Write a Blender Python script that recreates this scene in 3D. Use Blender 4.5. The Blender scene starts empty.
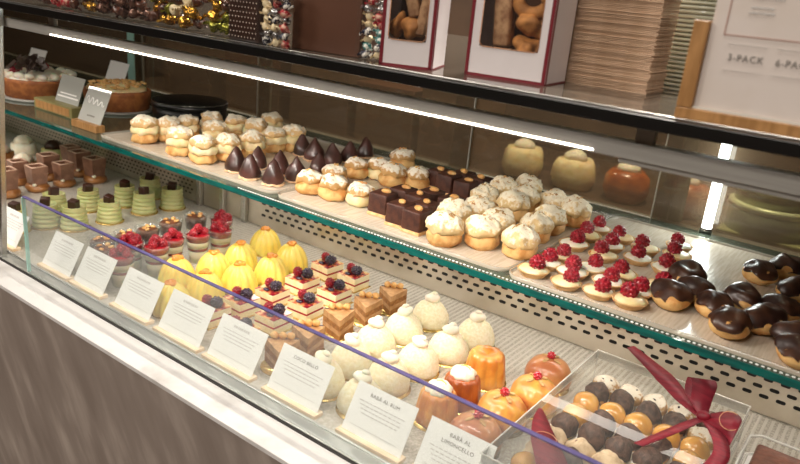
import bpy, bmesh, math, random
from mathutils import Vector, Matrix, noise
PI = math.pi
sc = bpy.context.scene
COL = sc.collection

# ------------------------------------------------------------------ colours and materials
def srgb(h):
    h = h.lstrip('#')
    v = [int(h[i:i + 2], 16) / 255 for i in (0, 2, 4)]
    return tuple([(c / 12.92 if c <= .04045 else ((c + .055) / 1.055) ** 2.4) for c in v] + [1])

def nodes_of(name):
    m = bpy.data.materials.new(name)
    m.use_nodes = True
    nt = m.node_tree
    return m, nt, nt.nodes['Principled BSDF'], nt.nodes['Material Output']

def mat(name, c1, c2=None, scale=60, rough=.5, bump=0, bscale=None, metal=0, coat=0, sss=0, lo=.4, hi=.6,
        tex='noise', stretch=None, spec=.5, c3=None, emit=None, es=0, detail=4, rot=None):
    m, nt, b, out = nodes_of(name)
    L = nt.links.new
    b.inputs['Base Color'].default_value = srgb(c1)
    b.inputs['Roughness'].default_value = rough
    b.inputs['Metallic'].default_value = metal
    b.inputs['Coat Weight'].default_value = coat
    b.inputs['Coat Roughness'].default_value = .12
    b.inputs['Specular IOR Level'].default_value = spec
    if sss:
        b.inputs['Subsurface Weight'].default_value = sss
        b.inputs['Subsurface Scale'].default_value = .006
    tc = nt.nodes.new('ShaderNodeTexCoord')
    mp = nt.nodes.new('ShaderNodeMapping')
    L(tc.outputs['Object'], mp.inputs['Vector'])
    if stretch: mp.inputs['Scale'].default_value = stretch
    if rot:
        mr = nt.nodes.new('ShaderNodeMapping'); mr.inputs['Rotation'].default_value = rot
        L(tc.outputs['Object'], mr.inputs['Vector']); L(mr.outputs[0], mp.inputs['Vector'])
    def tx(s):
        if tex == 'voronoi':
            t = nt.nodes.new('ShaderNodeTexVoronoi'); t.inputs['Scale'].default_value = s
            L(mp.outputs[0], t.inputs['Vector']); return t.outputs['Distance']
        t = nt.nodes.new('ShaderNodeTexNoise'); t.inputs['Scale'].default_value = s
        t.inputs['Detail'].default_value = detail
        L(mp.outputs[0], t.inputs['Vector']); return t.outputs['Fac']
    if c2:
        r = nt.nodes.new('ShaderNodeValToRGB')
        r.color_ramp.elements[0].position = lo; r.color_ramp.elements[0].color = srgb(c1)
        r.color_ramp.elements[1].position = hi; r.color_ramp.elements[1].color = srgb(c2)
        if c3:
            e = r.color_ramp.elements.new((lo + hi) / 2); e.color = srgb(c3)
        L(tx(scale), r.inputs[0]); L(r.outputs[0], b.inputs['Base Color'])
    if bump:
        bp = nt.nodes.new('ShaderNodeBump'); bp.inputs['Strength'].default_value = 1
        bp.inputs['Distance'].default_value = bump
        L(tx(bscale or scale), bp.inputs['Height']); L(bp.outputs[0], b.inputs['Normal'])
    if emit:
        b.inputs['Emission Color'].default_value = srgb(emit)
        b.inputs['Emission Strength'].default_value = es
    return m

def clear(name, tint='#ffffff', body=.06, body_col='#e8ecec', ior=1.45, rough=.02, gloss=1.0):
    """thin clear sheet: lets light through, mirrors by fresnel, carries a little haze"""
    m, nt, b, out = nodes_of(name)
    nt.nodes.remove(b)
    L = nt.links.new
    t = nt.nodes.new('ShaderNodeBsdfTransparent'); t.inputs[0].default_value = srgb(tint)
    d = nt.nodes.new('ShaderNodeBsdfDiffuse'); d.inputs[0].default_value = srgb(body_col)
    g = nt.nodes.new('ShaderNodeBsdfGlossy'); g.inputs['Roughness'].default_value = rough
    g.inputs[0].default_value = (gloss, gloss, gloss, 1)
    a = nt.nodes.new('ShaderNodeMixShader'); a.inputs[0].default_value = body
    L(t.outputs[0], a.inputs[1]); L(d.outputs[0], a.inputs[2])
    f = nt.nodes.new('ShaderNodeFresnel'); f.inputs[0].default_value = ior
    c = nt.nodes.new('ShaderNodeMixShader')
    ge = nt.nodes.new('ShaderNodeNewGeometry')
    sb = nt.nodes.new('ShaderNodeMath'); sb.operation = 'SUBTRACT'; sb.inputs[0].default_value = 1; L(ge.outputs['Backfacing'], sb.inputs[1])
    mu = nt.nodes.new('ShaderNodeMath'); mu.operation = 'MULTIPLY'; L(f.outputs[0], mu.inputs[0]); L(sb.outputs[0], mu.inputs[1])
    L(mu.outputs[0], c.inputs[0]); L(a.outputs[0], c.inputs[1]); L(g.outputs[0], c.inputs[2])
    L(c.outputs[0], out.inputs[0])
    return m

def dusted(name, brown, white, amount=.5, scale=90):
    """baked choux crust with icing sugar that fell on it from above (object Z normal)"""
    m, nt, b, out = nodes_of(name)
    L = nt.links.new
    tc = nt.nodes.new('ShaderNodeTexCoord')
    n = nt.nodes.new('ShaderNodeTexNoise'); n.inputs['Scale'].default_value = scale; n.inputs['Detail'].default_value = 5
    L(tc.outputs['Object'], n.inputs['Vector'])
    s = nt.nodes.new('ShaderNodeSeparateXYZ'); L(tc.outputs['Normal'], s.inputs[0])
    ma = nt.nodes.new('ShaderNodeMath'); ma.operation = 'MULTIPLY_ADD'
    L(s.outputs['Z'], ma.inputs[0]); ma.inputs[1].default_value = .35; L(n.outputs['Fac'], ma.inputs[2])
    r = nt.nodes.new('ShaderNodeValToRGB')
    r.color_ramp.elements[0].position = .95 - amount * .5; r.color_ramp.elements[0].color = srgb(brown)
    r.color_ramp.elements[1].position = 1.12 - amount * .5; r.color_ramp.elements[1].color = srgb(white)
    L(ma.outputs[0], r.inputs[0]); L(r.outputs[0], b.inputs['Base Color'])
    b.inputs['Roughness'].default_value = .75
    bp = nt.nodes.new('ShaderNodeBump'); bp.inputs['Distance'].default_value = .0015; bp.inputs['Strength'].default_value = 1
    L(n.outputs['Fac'], bp.inputs['Height']); L(bp.outputs[0], b.inputs['Normal'])
    return m

# ------------------------------------------------------------------ mesh builder
class MB:
    def __init__(s): s.v = []; s.f = []; s.mi = []; s.sm = []
    def add(s, verts, faces, mi=0, smooth=True, M=None):
        o = len(s.v)
        s.v += [tuple(M @ Vector(p)) if M else tuple(p) for p in verts]
        s.f += [tuple(i + o for i in f) for f in faces]
        s.mi += [mi] * len(faces); s.sm += [smooth] * len(faces)
        return s
    def mesh(s, name, mats):
        me = bpy.data.meshes.new(name)
        me.from_pydata(s.v, [], s.f)
        for m in mats: me.materials.append(m)
        me.polygons.foreach_set('material_index', s.mi)
        me.polygons.foreach_set('use_smooth', s.sm)
        me.update()
        return me
    def build(s, name, mats, parent=None, label=None):
        if not isinstance(mats, (list, tuple)): mats = [mats]
        o = bpy.data.objects.new(name, s.mesh(name, mats)); COL.objects.link(o)
        if parent: o.parent = parent
        if label: o['label'] = label
        return o
    # --- shapes
    def box(s, c, d, bevel=0, mi=0, seg=2, M=None, smooth=None):
        bm = bmesh.new(); bmesh.ops.create_cube(bm, size=1)
        bmesh.ops.scale(bm, vec=Vector(d), verts=bm.verts)
        if bevel: bmesh.ops.bevel(bm, geom=bm.edges[:], offset=bevel, segments=seg, affect='EDGES', profile=.5)
        bmesh.ops.translate(bm, vec=Vector(c), verts=bm.verts)
        v = [tuple(x.co) for x in bm.verts]; f = [tuple(x.index for x in p.verts) for p in bm.faces]
        bm.free()
        return s.add(v, f, mi, bool(bevel) and seg > 2 if smooth is None else smooth, M)
    def lathe(s, prof, seg=28, rmod=None, c=(0, 0, 0), mi=0, M=None, amp=0, freq=40, seed=0, smooth=True):
        v = []; f = []
        n = len(prof)
        for i, (r, z) in enumerate(prof):
            for k in range(seg):
                a = 2 * PI * k / seg
                rr = r * (rmod(a, i / (n - 1)) if rmod else 1)
                p = Vector((rr * math.cos(a), rr * math.sin(a), z))
                if amp and r > 1e-5:
                    q = noise.noise_vector((p + Vector((seed * 3.7, seed * 1.3, seed * 2.1))) * freq)
                    p += q * amp
                v.append((p.x + c[0], p.y + c[1], p.z + c[2]))
        for i in range(n - 1):
            for k in range(seg):
                a = i * seg + k; b = i * seg + (k + 1) % seg
                f.append((a, b, b + seg, a + seg))
        if prof[0][0] > 1e-6: f.append(tuple(reversed(range(seg))))
        if prof[-1][0] > 1e-6: f.append(tuple(range((n - 1) * seg, n * seg)))
        return s.add(v, f, mi, smooth, M)
    def blob(s, c, r, sub=3, amp=0, freq=30, seed=0, mi=0, M=None, smooth=True, flat=None):
        bm = bmesh.new(); bmesh.ops.create_icosphere(bm, subdivisions=sub, radius=1)
        v = []
        for x in bm.verts:
            p = Vector((x.co.x * r[0], x.co.y * r[1], x.co.z * r[2]))
            if amp: p += x.co.normalized() * amp * noise.noise((p + Vector((seed * 5.1, seed * 2.3, seed))) * freq)
            if flat is not None and p.z < flat: p.z = flat
            v.append((p.x + c[0], p.y + c[1], p.z + c[2]))
        f = [tuple(y.index for y in q.verts) for q in bm.faces]
        bm.free()
        return s.add(v, f, mi, smooth, M)
    def tube(s, path, r, seg=8, mi=0, M=None, closed=False):
        pts = [Vector(p) for p in path]; v = []; f = []; n = len(pts)
        for i, p in enumerate(pts):
            a = pts[(i - 1) % n] if (i > 0 or closed) else p
            b = pts[(i + 1) % n] if (i < n - 1 or closed) else p
            t = (b - a).normalized()
            u = t.cross(Vector((0, 0, 1)))
            if u.length < 1e-3: u = t.cross(Vector((1, 0, 0)))
            u.normalize(); w = t.cross(u)
            rr = r[i] if isinstance(r, (list, tuple)) else r
            for k in range(seg):
                an = 2 * PI * k / seg
                v.append(tuple(p + u * rr * math.cos(an) + w * rr * math.sin(an)))
        for i in range(n if closed else n - 1):
            for k in range(seg):
                j = (i + 1) % n
                f.append((i * seg + k, i * seg + (k + 1) % seg, j * seg + (k + 1) % seg, j * seg + k))
        if not closed: f += [tuple(reversed(range(seg))), tuple(range((n - 1) * seg, n * seg))]
        return s.add(v, f, mi, True, M)
    def strip(s, path, side, width, th=.0006, mi=0):
        """ribbon: path points, side vectors, widths"""
        v = []; f = []; n = len(path)
        for i in range(n):
            p = Vector(path[i]); sd = Vector(side[i]).normalized()
            t = Vector(path[min(i + 1, n - 1)]) - Vector(path[max(i - 1, 0)])
            nn = t.cross(sd).normalized() * th
            w = width[i] / 2
            for q in (p - sd * w + nn, p + sd * w + nn, p + sd * w - nn, p - sd * w - nn): v.append(tuple(q))
        for i in range(n - 1):
            for k in range(4):
                f.append((i * 4 + k, i * 4 + (k + 1) % 4, i * 4 + 4 + (k + 1) % 4, i * 4 + 4 + k))
        f += [(3, 2, 1, 0), tuple(range(n * 4 - 4, n * 4))]
        return s.add(v, f, mi, True)
    def prism(s, poly, z0, z1, mi=0, M=None):
        n = len(poly)
        v = [(x, y, z0) for x, y in poly] + [(x, y, z1) for x, y in poly]
        f = [tuple(reversed(range(n))), tuple(range(n, 2 * n))] + [(i, (i + 1) % n, n + (i + 1) % n, n + i) for i in range(n)]
        return s.add(v, f, mi, False, M)

def text_mesh(s, size, thick=.0002):
    cu = bpy.data.curves.new('lettering', 'FONT'); cu.body = s; cu.size = size; cu.extrude = thick
    cu.align_x = 'CENTER'; cu.align_y = 'CENTER'; cu.space_character = 1.15
    o = bpy.data.objects.new('lettering', cu); COL.objects.link(o)
    dg = bpy.context.evaluated_depsgraph_get(); dg.update()
    me = bpy.data.meshes.new_from_object(o.evaluated_get(dg))
    v = [tuple(x.co) for x in me.vertices]; f = [tuple(p.vertices) for p in me.polygons]
    bpy.data.objects.remove(o); bpy.data.curves.remove(cu); bpy.data.meshes.remove(me)
    return v, f

def tag(o, label=None, cat=None, group=None, kind=None):
    if label: o['label'] = label
    if cat: o['category'] = cat
    if group: o['group'] = group
    if kind: o['kind'] = kind
    return o
def empty(name, loc=(0, 0, 0), rz=0):
    o = bpy.data.objects.new(name, None); COL.objects.link(o)
    o.location = loc; o.rotation_euler.z = rz; o.empty_display_size = .02
    return o
KIDS = {}
def copy_tree(o):
    c = o.copy(); COL.objects.link(c)
    for ch in list(o.children):
        d = ch.copy(); COL.objects.link(d); d.parent = c
        for g in list(ch.children):
            e = g.copy(); COL.objects.link(e); e.parent = d
    return c

ORD = ['nearest the front', 'second from the front', 'third from the front', 'fourth from the front', 'fifth from the front',
       'sixth from the front', 'seventh from the front', 'eighth from the front', 'ninth from the front']
def columns(pts, gap):
    xs = sorted(range(len(pts)), key=lambda i: pts[i][0]); cols = [[xs[0]]]
    for a, b in zip(xs, xs[1:]):
        if pts[b][0] - pts[a][0] > gap: cols.append([])
        cols[-1].append(b)
    return cols
COLN = {1: [''], 2: ['left', 'right'], 3: ['left', 'middle', 'right'], 4: ['leftmost', 'second left', 'second right', 'rightmost'],
        5: ['leftmost', 'second left', 'middle', 'second right', 'rightmost'],
        6: ['leftmost', 'second left', 'third left', 'third right', 'second right', 'rightmost'],
        7: ['leftmost', 'second left', 'third left', 'middle', 'third right', 'second right', 'rightmost']}
def place(protos, pts, z, desc, cat, group, gap=.022, spin=0, jitter=.06, tail='row', order=None, size=1, turn=0):
    cols = columns(pts, gap); used = set(); n = 0
    for ci, c in enumerate(cols):
        c.sort(key=lambda i: pts[i][1])
        for ri, i in enumerate(c):
            k = (i * 7 + ci) % len(protos) if order is None else order(i)
            if k in used: o = copy_tree(protos[k])
            else: o = protos[k]; used.add(k)
            rs = random.Random(i * 13 + len(desc))
            sc_ = size + rs.uniform(-jitter, jitter)
            o.location = (pts[i][0], pts[i][1], z); o.rotation_euler = (0, 0, turn + rs.uniform(-spin, spin)); o.scale = (sc_,) * 3
            where = (' of the single row' if len(cols) == 1 else ' in the %s row' % COLN[len(cols)][ci]) if len(c) > 1 else ' alone in the %s row' % COLN[len(cols)][ci]
            d = desc if isinstance(desc, str) else desc[k]
            tag(o, '%s, %s%s' % (d, ORD[ri] if len(c) > 1 else 'standing', where), cat, group)
    for k, p in enumerate(protos):
        if k not in used:
            for ch in list(p.children):
                for g in list(ch.children): bpy.data.objects.remove(g)
                bpy.data.objects.remove(ch)
            bpy.data.objects.remove(p)
DKZ, SHZ, TOPZ = .945, 1.165, 1.435      # deck, pastry tray on the shelf, counter top
# ------------------------------------------------------------------ materials of the place
m_marble = mat('white_marble', '#d6d3d1', '#b4afab', scale=14, rough=.3, lo=.52, hi=.78, detail=8)
m_marble_front = mat('grey_brown_stone', '#7d7169', '#a3978e', scale=9, rough=.45, lo=.3, hi=.75, detail=9, stretch=(3.0, 1, .7), rot=(0, math.radians(32), 0), c3='#887c74')
m_steel = mat('brushed_steel', '#c9c8c4', '#b3b1ab', scale=30, rough=.28, metal=1, stretch=(1, 30, 30))
m_rail = mat('grey_channel', '#b9bab4', rough=.3, metal=.8)
m_deck = mat('deck_steel', '#c9c3b8', '#aea79b', scale=260, rough=.4, metal=.25, bump=.0006, tex='voronoi', bscale=420)
m_deckrib = mat('rib_steel', '#d4cfc6', rough=.3, metal=.35)
m_riser = mat('riser_steel', '#d6cdbd', '#c6bba9', scale=9, rough=.26, metal=.65)
m_black = mat('black_slot', '#060504', rough=.9)
m_gap = mat('dark_seal', '#26221f', rough=.7)
m_bar = mat('black_lacquer', '#050505', rough=.35)
m_prof = mat('grey_aluminium', '#a5a29c', '#9b9892', scale=12, rough=.5, metal=.1, stretch=(1, 20, 20))
m_post = mat('grey_painted_metal', '#8f8a80', rough=.5)
m_led = mat('led_strip', '#ffffff', emit='#fff1dc', es=26)
m_edge = mat('teal_glass_edge', '#045f58', '#084c48', scale=25, rough=.08, coat=.6, stretch=(1, 6, 6))
m_edge_pale = mat('pale_teal_edge_and_reflection', '#a8d8cc', rough=.15, coat=.5)
m_purple = mat('violet_polished_edge', '#5f5688', '#4c4474', scale=9, rough=.35)
m_pane = clear('front_glass', '#f6f8f7', body=.13, body_col='#dfe3e6', gloss=.8)
m_side = clear('side_glass', '#e6efea', body=.04, gloss=.7)
m_shelf = clear('shelf_glass', '#a9bfb2', body=.35, body_col='#6f7a6c', ior=1.5, rough=.05)
m_top = clear('counter_top_glass', '#8f8f86', body=.55, body_col='#6b6257', ior=1.6, rough=.08)
m_rear = clear('rear_glass', '#cfcabb', body=.30, body_col='#94806a', ior=1.6, rough=.05, gloss=.8)
m_tray = mat('tray_liner', '#d2c7b7', '#c4b8a6', scale=22, rough=.25, coat=.35, bump=.0004, stretch=(14, 1, 1))
m_lip = clear('clear_tray_lip', '#e9e6de', body=.35, body_col='#e6dfd2')
m_dooredge = mat('pale_door_edge', '#a8a49a', rough=.3)
m_glint = mat('white_glint', '#ffffff', rough=.25)  # white for dots that imitate reflections of the perforated tray edge
m_wood = mat('pale_beech', '#f2d9b8', '#e8c79c', scale=26, rough=.5, stretch=(1, 8, 8))
m_wood_dark = mat('oak_frame', '#b58652', '#9c7040', scale=22, rough=.45, stretch=(6, 6, 1))
m_card = mat('card_white', '#f6f4f1', rough=.6)
m_ink = mat('printing_ink', '#7b7670', rough=.8)
m_ink_soft = mat('pale_grey_ink', '#cdc9c5', rough=.8)
m_ink_red = mat('brownish_red_ink', '#a87868', rough=.8)
m_wall = mat('dark_brown_wall', '#5a4433', '#463427', scale=3, rough=.7)
m_floor = mat('shop_floor', '#6d5f54', '#5b4f46', scale=4, rough=.4)
m_ceil = mat('shop_ceiling', '#b7ab9d', rough=.9)
m_cab = mat('dark_back_cabinet', '#4b3a2e', '#3d2f26', scale=8, rough=.5)

# ------------------------------------------------------------------ the room
def struct(name, c, d, m, bevel=0):
    o = MB().box((0, 0, 0), d, bevel).build(name, m); o.location = c
    return tag(o, kind='structure')
struct('floor', (-.8, .2, -.05), (8, 7, .1), m_floor)
struct('ceiling', (-.8, .2, 3.05), (8, 7, .1), m_ceil)
struct('wall_back', (-.8, 3.05, 1.5), (8, .1, 3), m_wall)
struct('wall_front', (-.8, -2.65, 1.5), (8, .1, 3), m_wall)
struct('wall_left', (-4.85, .2, 1.5), (.1, 7, 3), m_wall)
struct('wall_right', (3.25, .2, 1.5), (.1, 7, 3), m_wall)

# ------------------------------------------------------------------ the counter and the case
X0, X1 = -2.9, .62
XM, XL = (X0 + X1) / 2, X1 - X0
ct = empty('stone_counter', (XM, .58, 0)); tag(ct, 'long stone counter with white marble ledge below the glass pastry case', 'counter')
MB().box((0, -.007, .47), (XL, .054, .94), .001).build('front_panel', m_marble_front, ct)
cb = empty('counter_base', (XM, .9425, 0)); tag(cb, 'stone counter base standing below the steel deck of the case', 'counter')
MB().box((0, 0, .462), (XL, .68, .924), .002).build('carcass', m_marble_front, cb)
MB().box((0, -.0075, .9435), (XL, .055, .007), .0006).build('marble_ledge', m_marble, ct)

case = empty('display_deck', (0, 0, 0)); tag(case, 'ribbed steel lower deck of the pastry case behind the low pane', 'deck')
riser = empty('perforated_riser', (0, 0, 0)); tag(riser, 'upright steel panel with rows of dark slots below the glass shelf', 'panel')
pane = empty('front_pane', (0, 0, 0)); tag(pane, 'low clear front pane with violet top edge standing on the counter', 'glass pane')
post = empty('steel_upright', (0, 0, 0)); tag(post, 'slim steel upright at the far left front of the case', 'post')
rear = empty('rear_frame', (0, 0, 0)); tag(rear, 'grey rear sill and post holding the sliding glass doors', 'frame')
def cpart(name, c, d, m, bevel=0, parent=case, label=None, seg=2):
    return MB().box(c, d, bevel, seg=seg).build(name, m, parent, label)
# lower deck: ribbed steel floor of the case
mb = MB(); mb.box((XM, .885, .9355), (XL, .52, .019))
mb.build('deck', m_deck, case)
mb = MB(); x = X0 + .01
while x < X1 - .01:
    mb.box((x, .985, .9449), (.0045, .29, .0012), .0005, seg=1); x += .0095
mb.build('deck_ribs', m_deckrib, case)
cpart('seal', (XM, .6005, .9475), (XL, .004, .003), m_gap)
mb = MB(); mb.box((XM, .6177, .937), (XL, .028, .024), .001); mb.box((XM, .6275, .950), (XL, .004, .004), .001)
mb.build('pane_channel', m_rail, case)
# low front pane with a polished violet edge
pn = cpart('pane_glass', (-.325, .6065, 1.0245), (1.89, .006, .147), m_pane, parent=pane)
cpart('polished_edge', (-.325, .6065, 1.0995), (1.89, .0064, .0021), m_purple, .0006, pane, 'violet polished top edge')
cpart('corner_edge', (-1.2715, .6065, 1.0245), (.003, .0066, .147), m_edge_pale, .0005, pane)
# slim upright at the joint of the two case sections and its glass
mb = MB()
M_ = Matrix.Translation((-1.392, .632, 1.1835)) @ Matrix.Rotation(math.radians(-4), 4, 'X')
mb.box((0, 0, 0), (.014, .012, .478), .002, M=M_)
mb.build('upright_bar', m_steel, post)
# riser, perforated
mb = MB()
mb.box((XM, 1.137, 1.0455), (XL, .006, .1985))
def slot(x, z, w, h):
    n = 6; pts = []
    for s, cx in ((1, x + w / 2 - h / 2), (-1, x - w / 2 + h / 2)):
        for k in range(n + 1):
            a = -PI / 2 + PI * k / n
            pts.append((cx + s * math.cos(a) * h / 2, s * math.sin(a) * h / 2))
    v = [(px, 1.1335, z + pz) for px, pz in pts]; v += [(px, 1.1345, z + pz) for px, pz in pts]
    m = len(pts)
    mb.add(v, [tuple(range(m))] + [(i, i + m, (i + 1) % m + m, (i + 1) % m) for i in range(m)], 1, False)
x = -1.2; r = 0
while x < .3:
    for k in range(5): slot(x + (.012 if k % 2 else 0), .9765 + k * .0145, .0140, .0060)
    x += .0243
x = -2.6
while x < -1.47:
    for k in range(9): slot(x + (.008 if k % 2 else 0), .966 + k * .0105, .0085, .0042)
    x += .0165
mb.build('slotted_sheet', [m_riser, m_black], riser)
for x in (-1.43, -1.34, -1.26): cpart('riser_bracket', (x, 1.127, 1.04), (.014, .012, .19), m_steel, .002, riser)
# glass shelf
shelf = empty('glass_shelf', (0, 0, 0)); tag(shelf, 'long glass shelf with teal front edge carrying the pastry trays', 'shelf')
sh = MB(); sh.box((XM, 1.055, 1.1575), (XL, .482, .0086))
sh = sh.build('glass_plate', m_shelf, shelf)
cpart('shelf_edge', (XM, .8125, 1.1572), (XL, .0035, .0098), m_edge, .0006, shelf, 'teal front edge of the glass shelf')
mb = MB(); x = -.93
while x < .2:
    mb.box((x, .8175, 1.1624), (.0034, .0022, .0012), .0004, seg=1); x += .0062
mb.build('painted_glint_row', m_glint, shelf)  # row of white boxes painted in for the bright reflected dots
top = empty('case_top', (0, 0, 0)); tag(top, 'glass counter top with black front rail above the lit shelf', 'counter top')
# top: black rail, glass plate, grey profile with the light strip
cpart('black_rail', (XM, .636, 1.4285), (XL, .012, .012), m_bar, .0008, parent=top)
cpart('glass_top', (XM, 1.005, 1.4315), (XL, .724, .007), m_top, parent=top)
cpart('trim_line', (XM, .6445, 1.4352), (XL, .003, .0014), m_steel, .0003, parent=top)
pf = cpart('light_profile', (XM, .6665, 1.396), (XL, .017, .0165), m_prof, .0012, parent=top)
for x in (-1.24, -.2, .4, -2.3): cpart('hanger', (x, .667, 1.416), (.018, .008, .026), m_prof, .001, parent=top)
cpart('light_strip', (-.74, .6585, 1.3905), (.99, .0025, .0014), m_led, .0004, pf, 'glowing white light strip')
cpart('light_strip', (-2.05, .6585, 1.3905), (1.2, .0025, .0028), m_prof, .0004, pf, 'unlit grey strip')
cpart('lower_fascia', (.2, .668, 1.386), (.84, .014, .006), m_prof, .001, parent=top)
# rear sliding glass doors and their posts
for i, (a, b, y) in enumerate(((-2.9, -1.95, 1.326), (-2.0, -1.40, 1.336), (-1.44, -.766, 1.326), (-.822, -.33, 1.336), (-.36, .62, 1.326))):
    d = empty('sliding_door', ((a + b) / 2, y, 1.154)); tag(d, ['first', 'second', 'third', 'fourth', 'fifth'][i] + ' glass sliding door from the left at the back of the shelf', 'sliding door', 'sliding glass doors behind the upper shelf')
    MB().box((0, 0, .131), (b - a, .005, .262)).build('door_glass', m_rear, d)
    MB().box(((b - a) / 2 - .0015, 0, .131), (.003, .0056, .262), .0004).box((-(b - a) / 2 + .001, 0, .131), (.002, .0056, .262), .0004).build('door_edge', m_dooredge, d)
mb = MB(); mb.box((-.336, 1.353, 1.285), (.05, .02, .266), .003); mb.build('rear_post', m_post, rear)
mb = MB(); mb.box((-1.975, 1.3, 1.29), (.03, .006, .27), .001); mb.build('tube_reflection_bar', m_edge_pale, rear, 'pale teal bar painted as a light tube reflection')  # solid pale bar painted in for a lit tube's reflection
cpart('rear_sill', (XM, 1.325, 1.146), (XL, .06, .012), m_rail, .001, rear)
cpart('back_panel', (XM, 1.2, 1.045), (XL, .01, .2), m_post, parent=riser)
tb = empty('vertical_light_tube', (-.2535, 1.300, 1.162)); tag(tb, 'bright white vertical light tube at the back of the upper shelf', 'lamp')
m_tube = mat('lit_tube', '#ffffff', emit='#f6fff8', es=9)
MB().lathe([(0, .008), (.0085, .008), (.0085, .225), (0, .225)], 16).build('tube', m_tube, tb)
MB().lathe([(0, 0), (.011, 0), (.011, .008), (0, .008)], 16).lathe([(0, .225), (.011, .225), (.011, .235), (0, .235)], 16).build('end_cap', m_steel, tb)

# ------------------------------------------------------------------ trays on the shelf
def tray(x0, x1, y0, y1, label, glints=None, rc=.02):
    t = empty('pastry_tray', ((x0 + x1) / 2, (y0 + y1) / 2, 1.162)); tag(t, label, 'tray')
    w, d = x1 - x0, y1 - y0
    pts = []
    for cx, cy, a0 in ((w / 2 - rc, d / 2 - rc, 0), (-w / 2 + rc, d / 2 - rc, 90), (-w / 2 + rc, -d / 2 + rc, 180), (w / 2 - rc, -d / 2 + rc, 270)):
        for k in range(6):
            a = math.radians(a0 + k * 18); pts.append((cx + rc * math.cos(a), cy + rc * math.sin(a)))
    MB().prism(pts, 0, .0025).build('liner', m_tray, t)
    n = len(pts); v = []; f = []
    for s, z in ((1, .0), (1.006, .006), (.996, .006), (.99, .0025)):
        v += [(x * s, y * s, z) for x, y in pts]
    for i in range(3):
        for k in range(n): f.append((i * n + k, i * n + (k + 1) % n, (i + 1) * n + (k + 1) % n, (i + 1) * n + k))
    MB().add(v, f).build('rim', m_lip, t)
    if glints:
        mb = MB(); x = glints[0]
        while x < glints[1]:
            mb.blob((x - (x0 + x1) / 2, -d / 2 + .004, .0035), (.0016, .0016, .0016), 1); x += .0055
        mb.build('painted_glint_edge', m_glint, t)  # small white spheres imitate the tray edge's reflected dots
    return t
tray(-1.40, -.864, .835, 1.225, 'long beige tray under the cream puffs and chocolate cones')
tray(-.857, -.404, .832, 1.225, 'beige tray under the brownies and almond puffs')
tray(-.398, .10, .824, 1.24, 'beige tray with painted reflection dots under the tartlets and glazed buns', (-.32, -.09))

# ------------------------------------------------------------------ light
def area(name, loc, size, size_y, power, col, rot=(0, 0, 0), spread=PI):
    l = bpy.data.lights.new(name, 'AREA'); l.shape = 'RECTANGLE'; l.size = size; l.size_y = size_y
    l.energy = power; l.color = col; l.spread = spread
    o = bpy.data.objects.new(name, l); COL.objects.link(o); o.location = loc; o.rotation_euler = rot
    return o
WARM = (1, .86, .68); NEUT = (1, .925, .83)
area('case_strip_light', (-.74, .662, 1.386), .99, .01, 4.2, NEUT, (math.radians(38), 0, 0))
area('added_left_fill', (-1.85, .662, 1.386), .9, .01, 1.1, NEUT, (math.radians(38), 0, 0))  # fill added to brighten the left cards; the strip here is unlit
area('under_shelf_light', (-.62, .835, 1.150), 1.3, .012, 1.1, NEUT, (math.radians(4), 0, 0))
area('added_deck_fill_back', (-.62, 1.06, 1.150), 1.3, .03, 1.35, NEUT)  # fill added for light the opaque trays keep from reaching the deck
area('under_shelf_light_left', (-1.9, .835, 1.150), .9, .012, .35, WARM, (math.radians(4), 0, 0))
area('tube_light', (-.2535, 1.288, 1.28), .012, .2, .5, (.92, 1, .95), (math.radians(-90), 0, 0))
for i, (x, y, p) in enumerate(((-.4, .35, 4.2), (.5, .35, 4), (-1.7, .4, 3.2), (-2.1, -.3, 12), (-.5, 1.7, 60), (-2.2, 1.7, 36), (-.3, -1.6, 52), (-2.0, -1.4, 50))):  # leftmost wide spot is added to brighten the cards and case's left interior
    area('ceiling_spot_and_fill', (x, y, 2.96), .3 if y > 0 else .8, .3 if y > 0 else .8, p, NEUT, spread=math.radians(120 if y > 0 else 170))
w = bpy.data.worlds.new('shop_air'); sc.world = w; w.use_nodes = True
w.node_tree.nodes['Background'].inputs[0].default_value = (1, .9, .78, 1)
w.node_tree.nodes['Background'].inputs[1].default_value = .25

# ------------------------------------------------------------------ camera
cd = bpy.data.cameras.new('camera'); cam = bpy.data.objects.new('camera', cd); COL.objects.link(cam)
cd.sensor_width = 36; cd.lens = 31.95; cd.clip_start = .02
cam.matrix_world = Matrix(((.796698, -.263523, .543900, 0), (.597503, .208086, -.774397, 0), (.090894, .941943, .323238, 1.52), (0, 0, 0, 1)))
cd.dof.use_dof = True; cd.dof.focus_distance = 1.12; cd.dof.aperture_fstop = 6.5
sc.camera = cam
vs = sc.view_settings; sc.display_settings.display_device = 'sRGB'
vs.view_transform = 'Standard'; vs.look = 'None'; vs.gamma = 1; vs.use_curve_mapping = False; vs.exposure = 0
# ------------------------------------------------------------------ pastry materials
m_crust = mat('choux_crust', '#c98f4e', '#e3b878', scale=70, rough=.65, bump=.0012, bscale=130, sss=.1)
m_sugar = dusted('sugared_crust', '#d9b37c', '#f4ead6', .68, 190)
m_sugar_heavy = dusted('heavily_sugared_crust', '#c2965c', '#f6ecda', .74, 170)
m_cream = mat('pastry_cream', '#f3e3b8', '#ead29a', scale=60, rough=.5, bump=.0008, bscale=90, sss=.2)
m_almcream = dusted('almond_cream', '#dfc18b', '#f5e9d0', .8, 210)
m_white_cream = mat('whipped_cream', '#f8f1e0', '#efe5cd', scale=50, rough=.5, bump=.0008, bscale=120, sss=.2)
m_choc = mat('dark_chocolate', '#341a12', '#432318', scale=30, rough=.34, coat=.25, bump=.0005, bscale=80)
m_cone_choc = mat('cone_chocolate', '#30180f', '#54302a', scale=26, rough=.42, coat=.3, bump=.0004, bscale=70)
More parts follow.
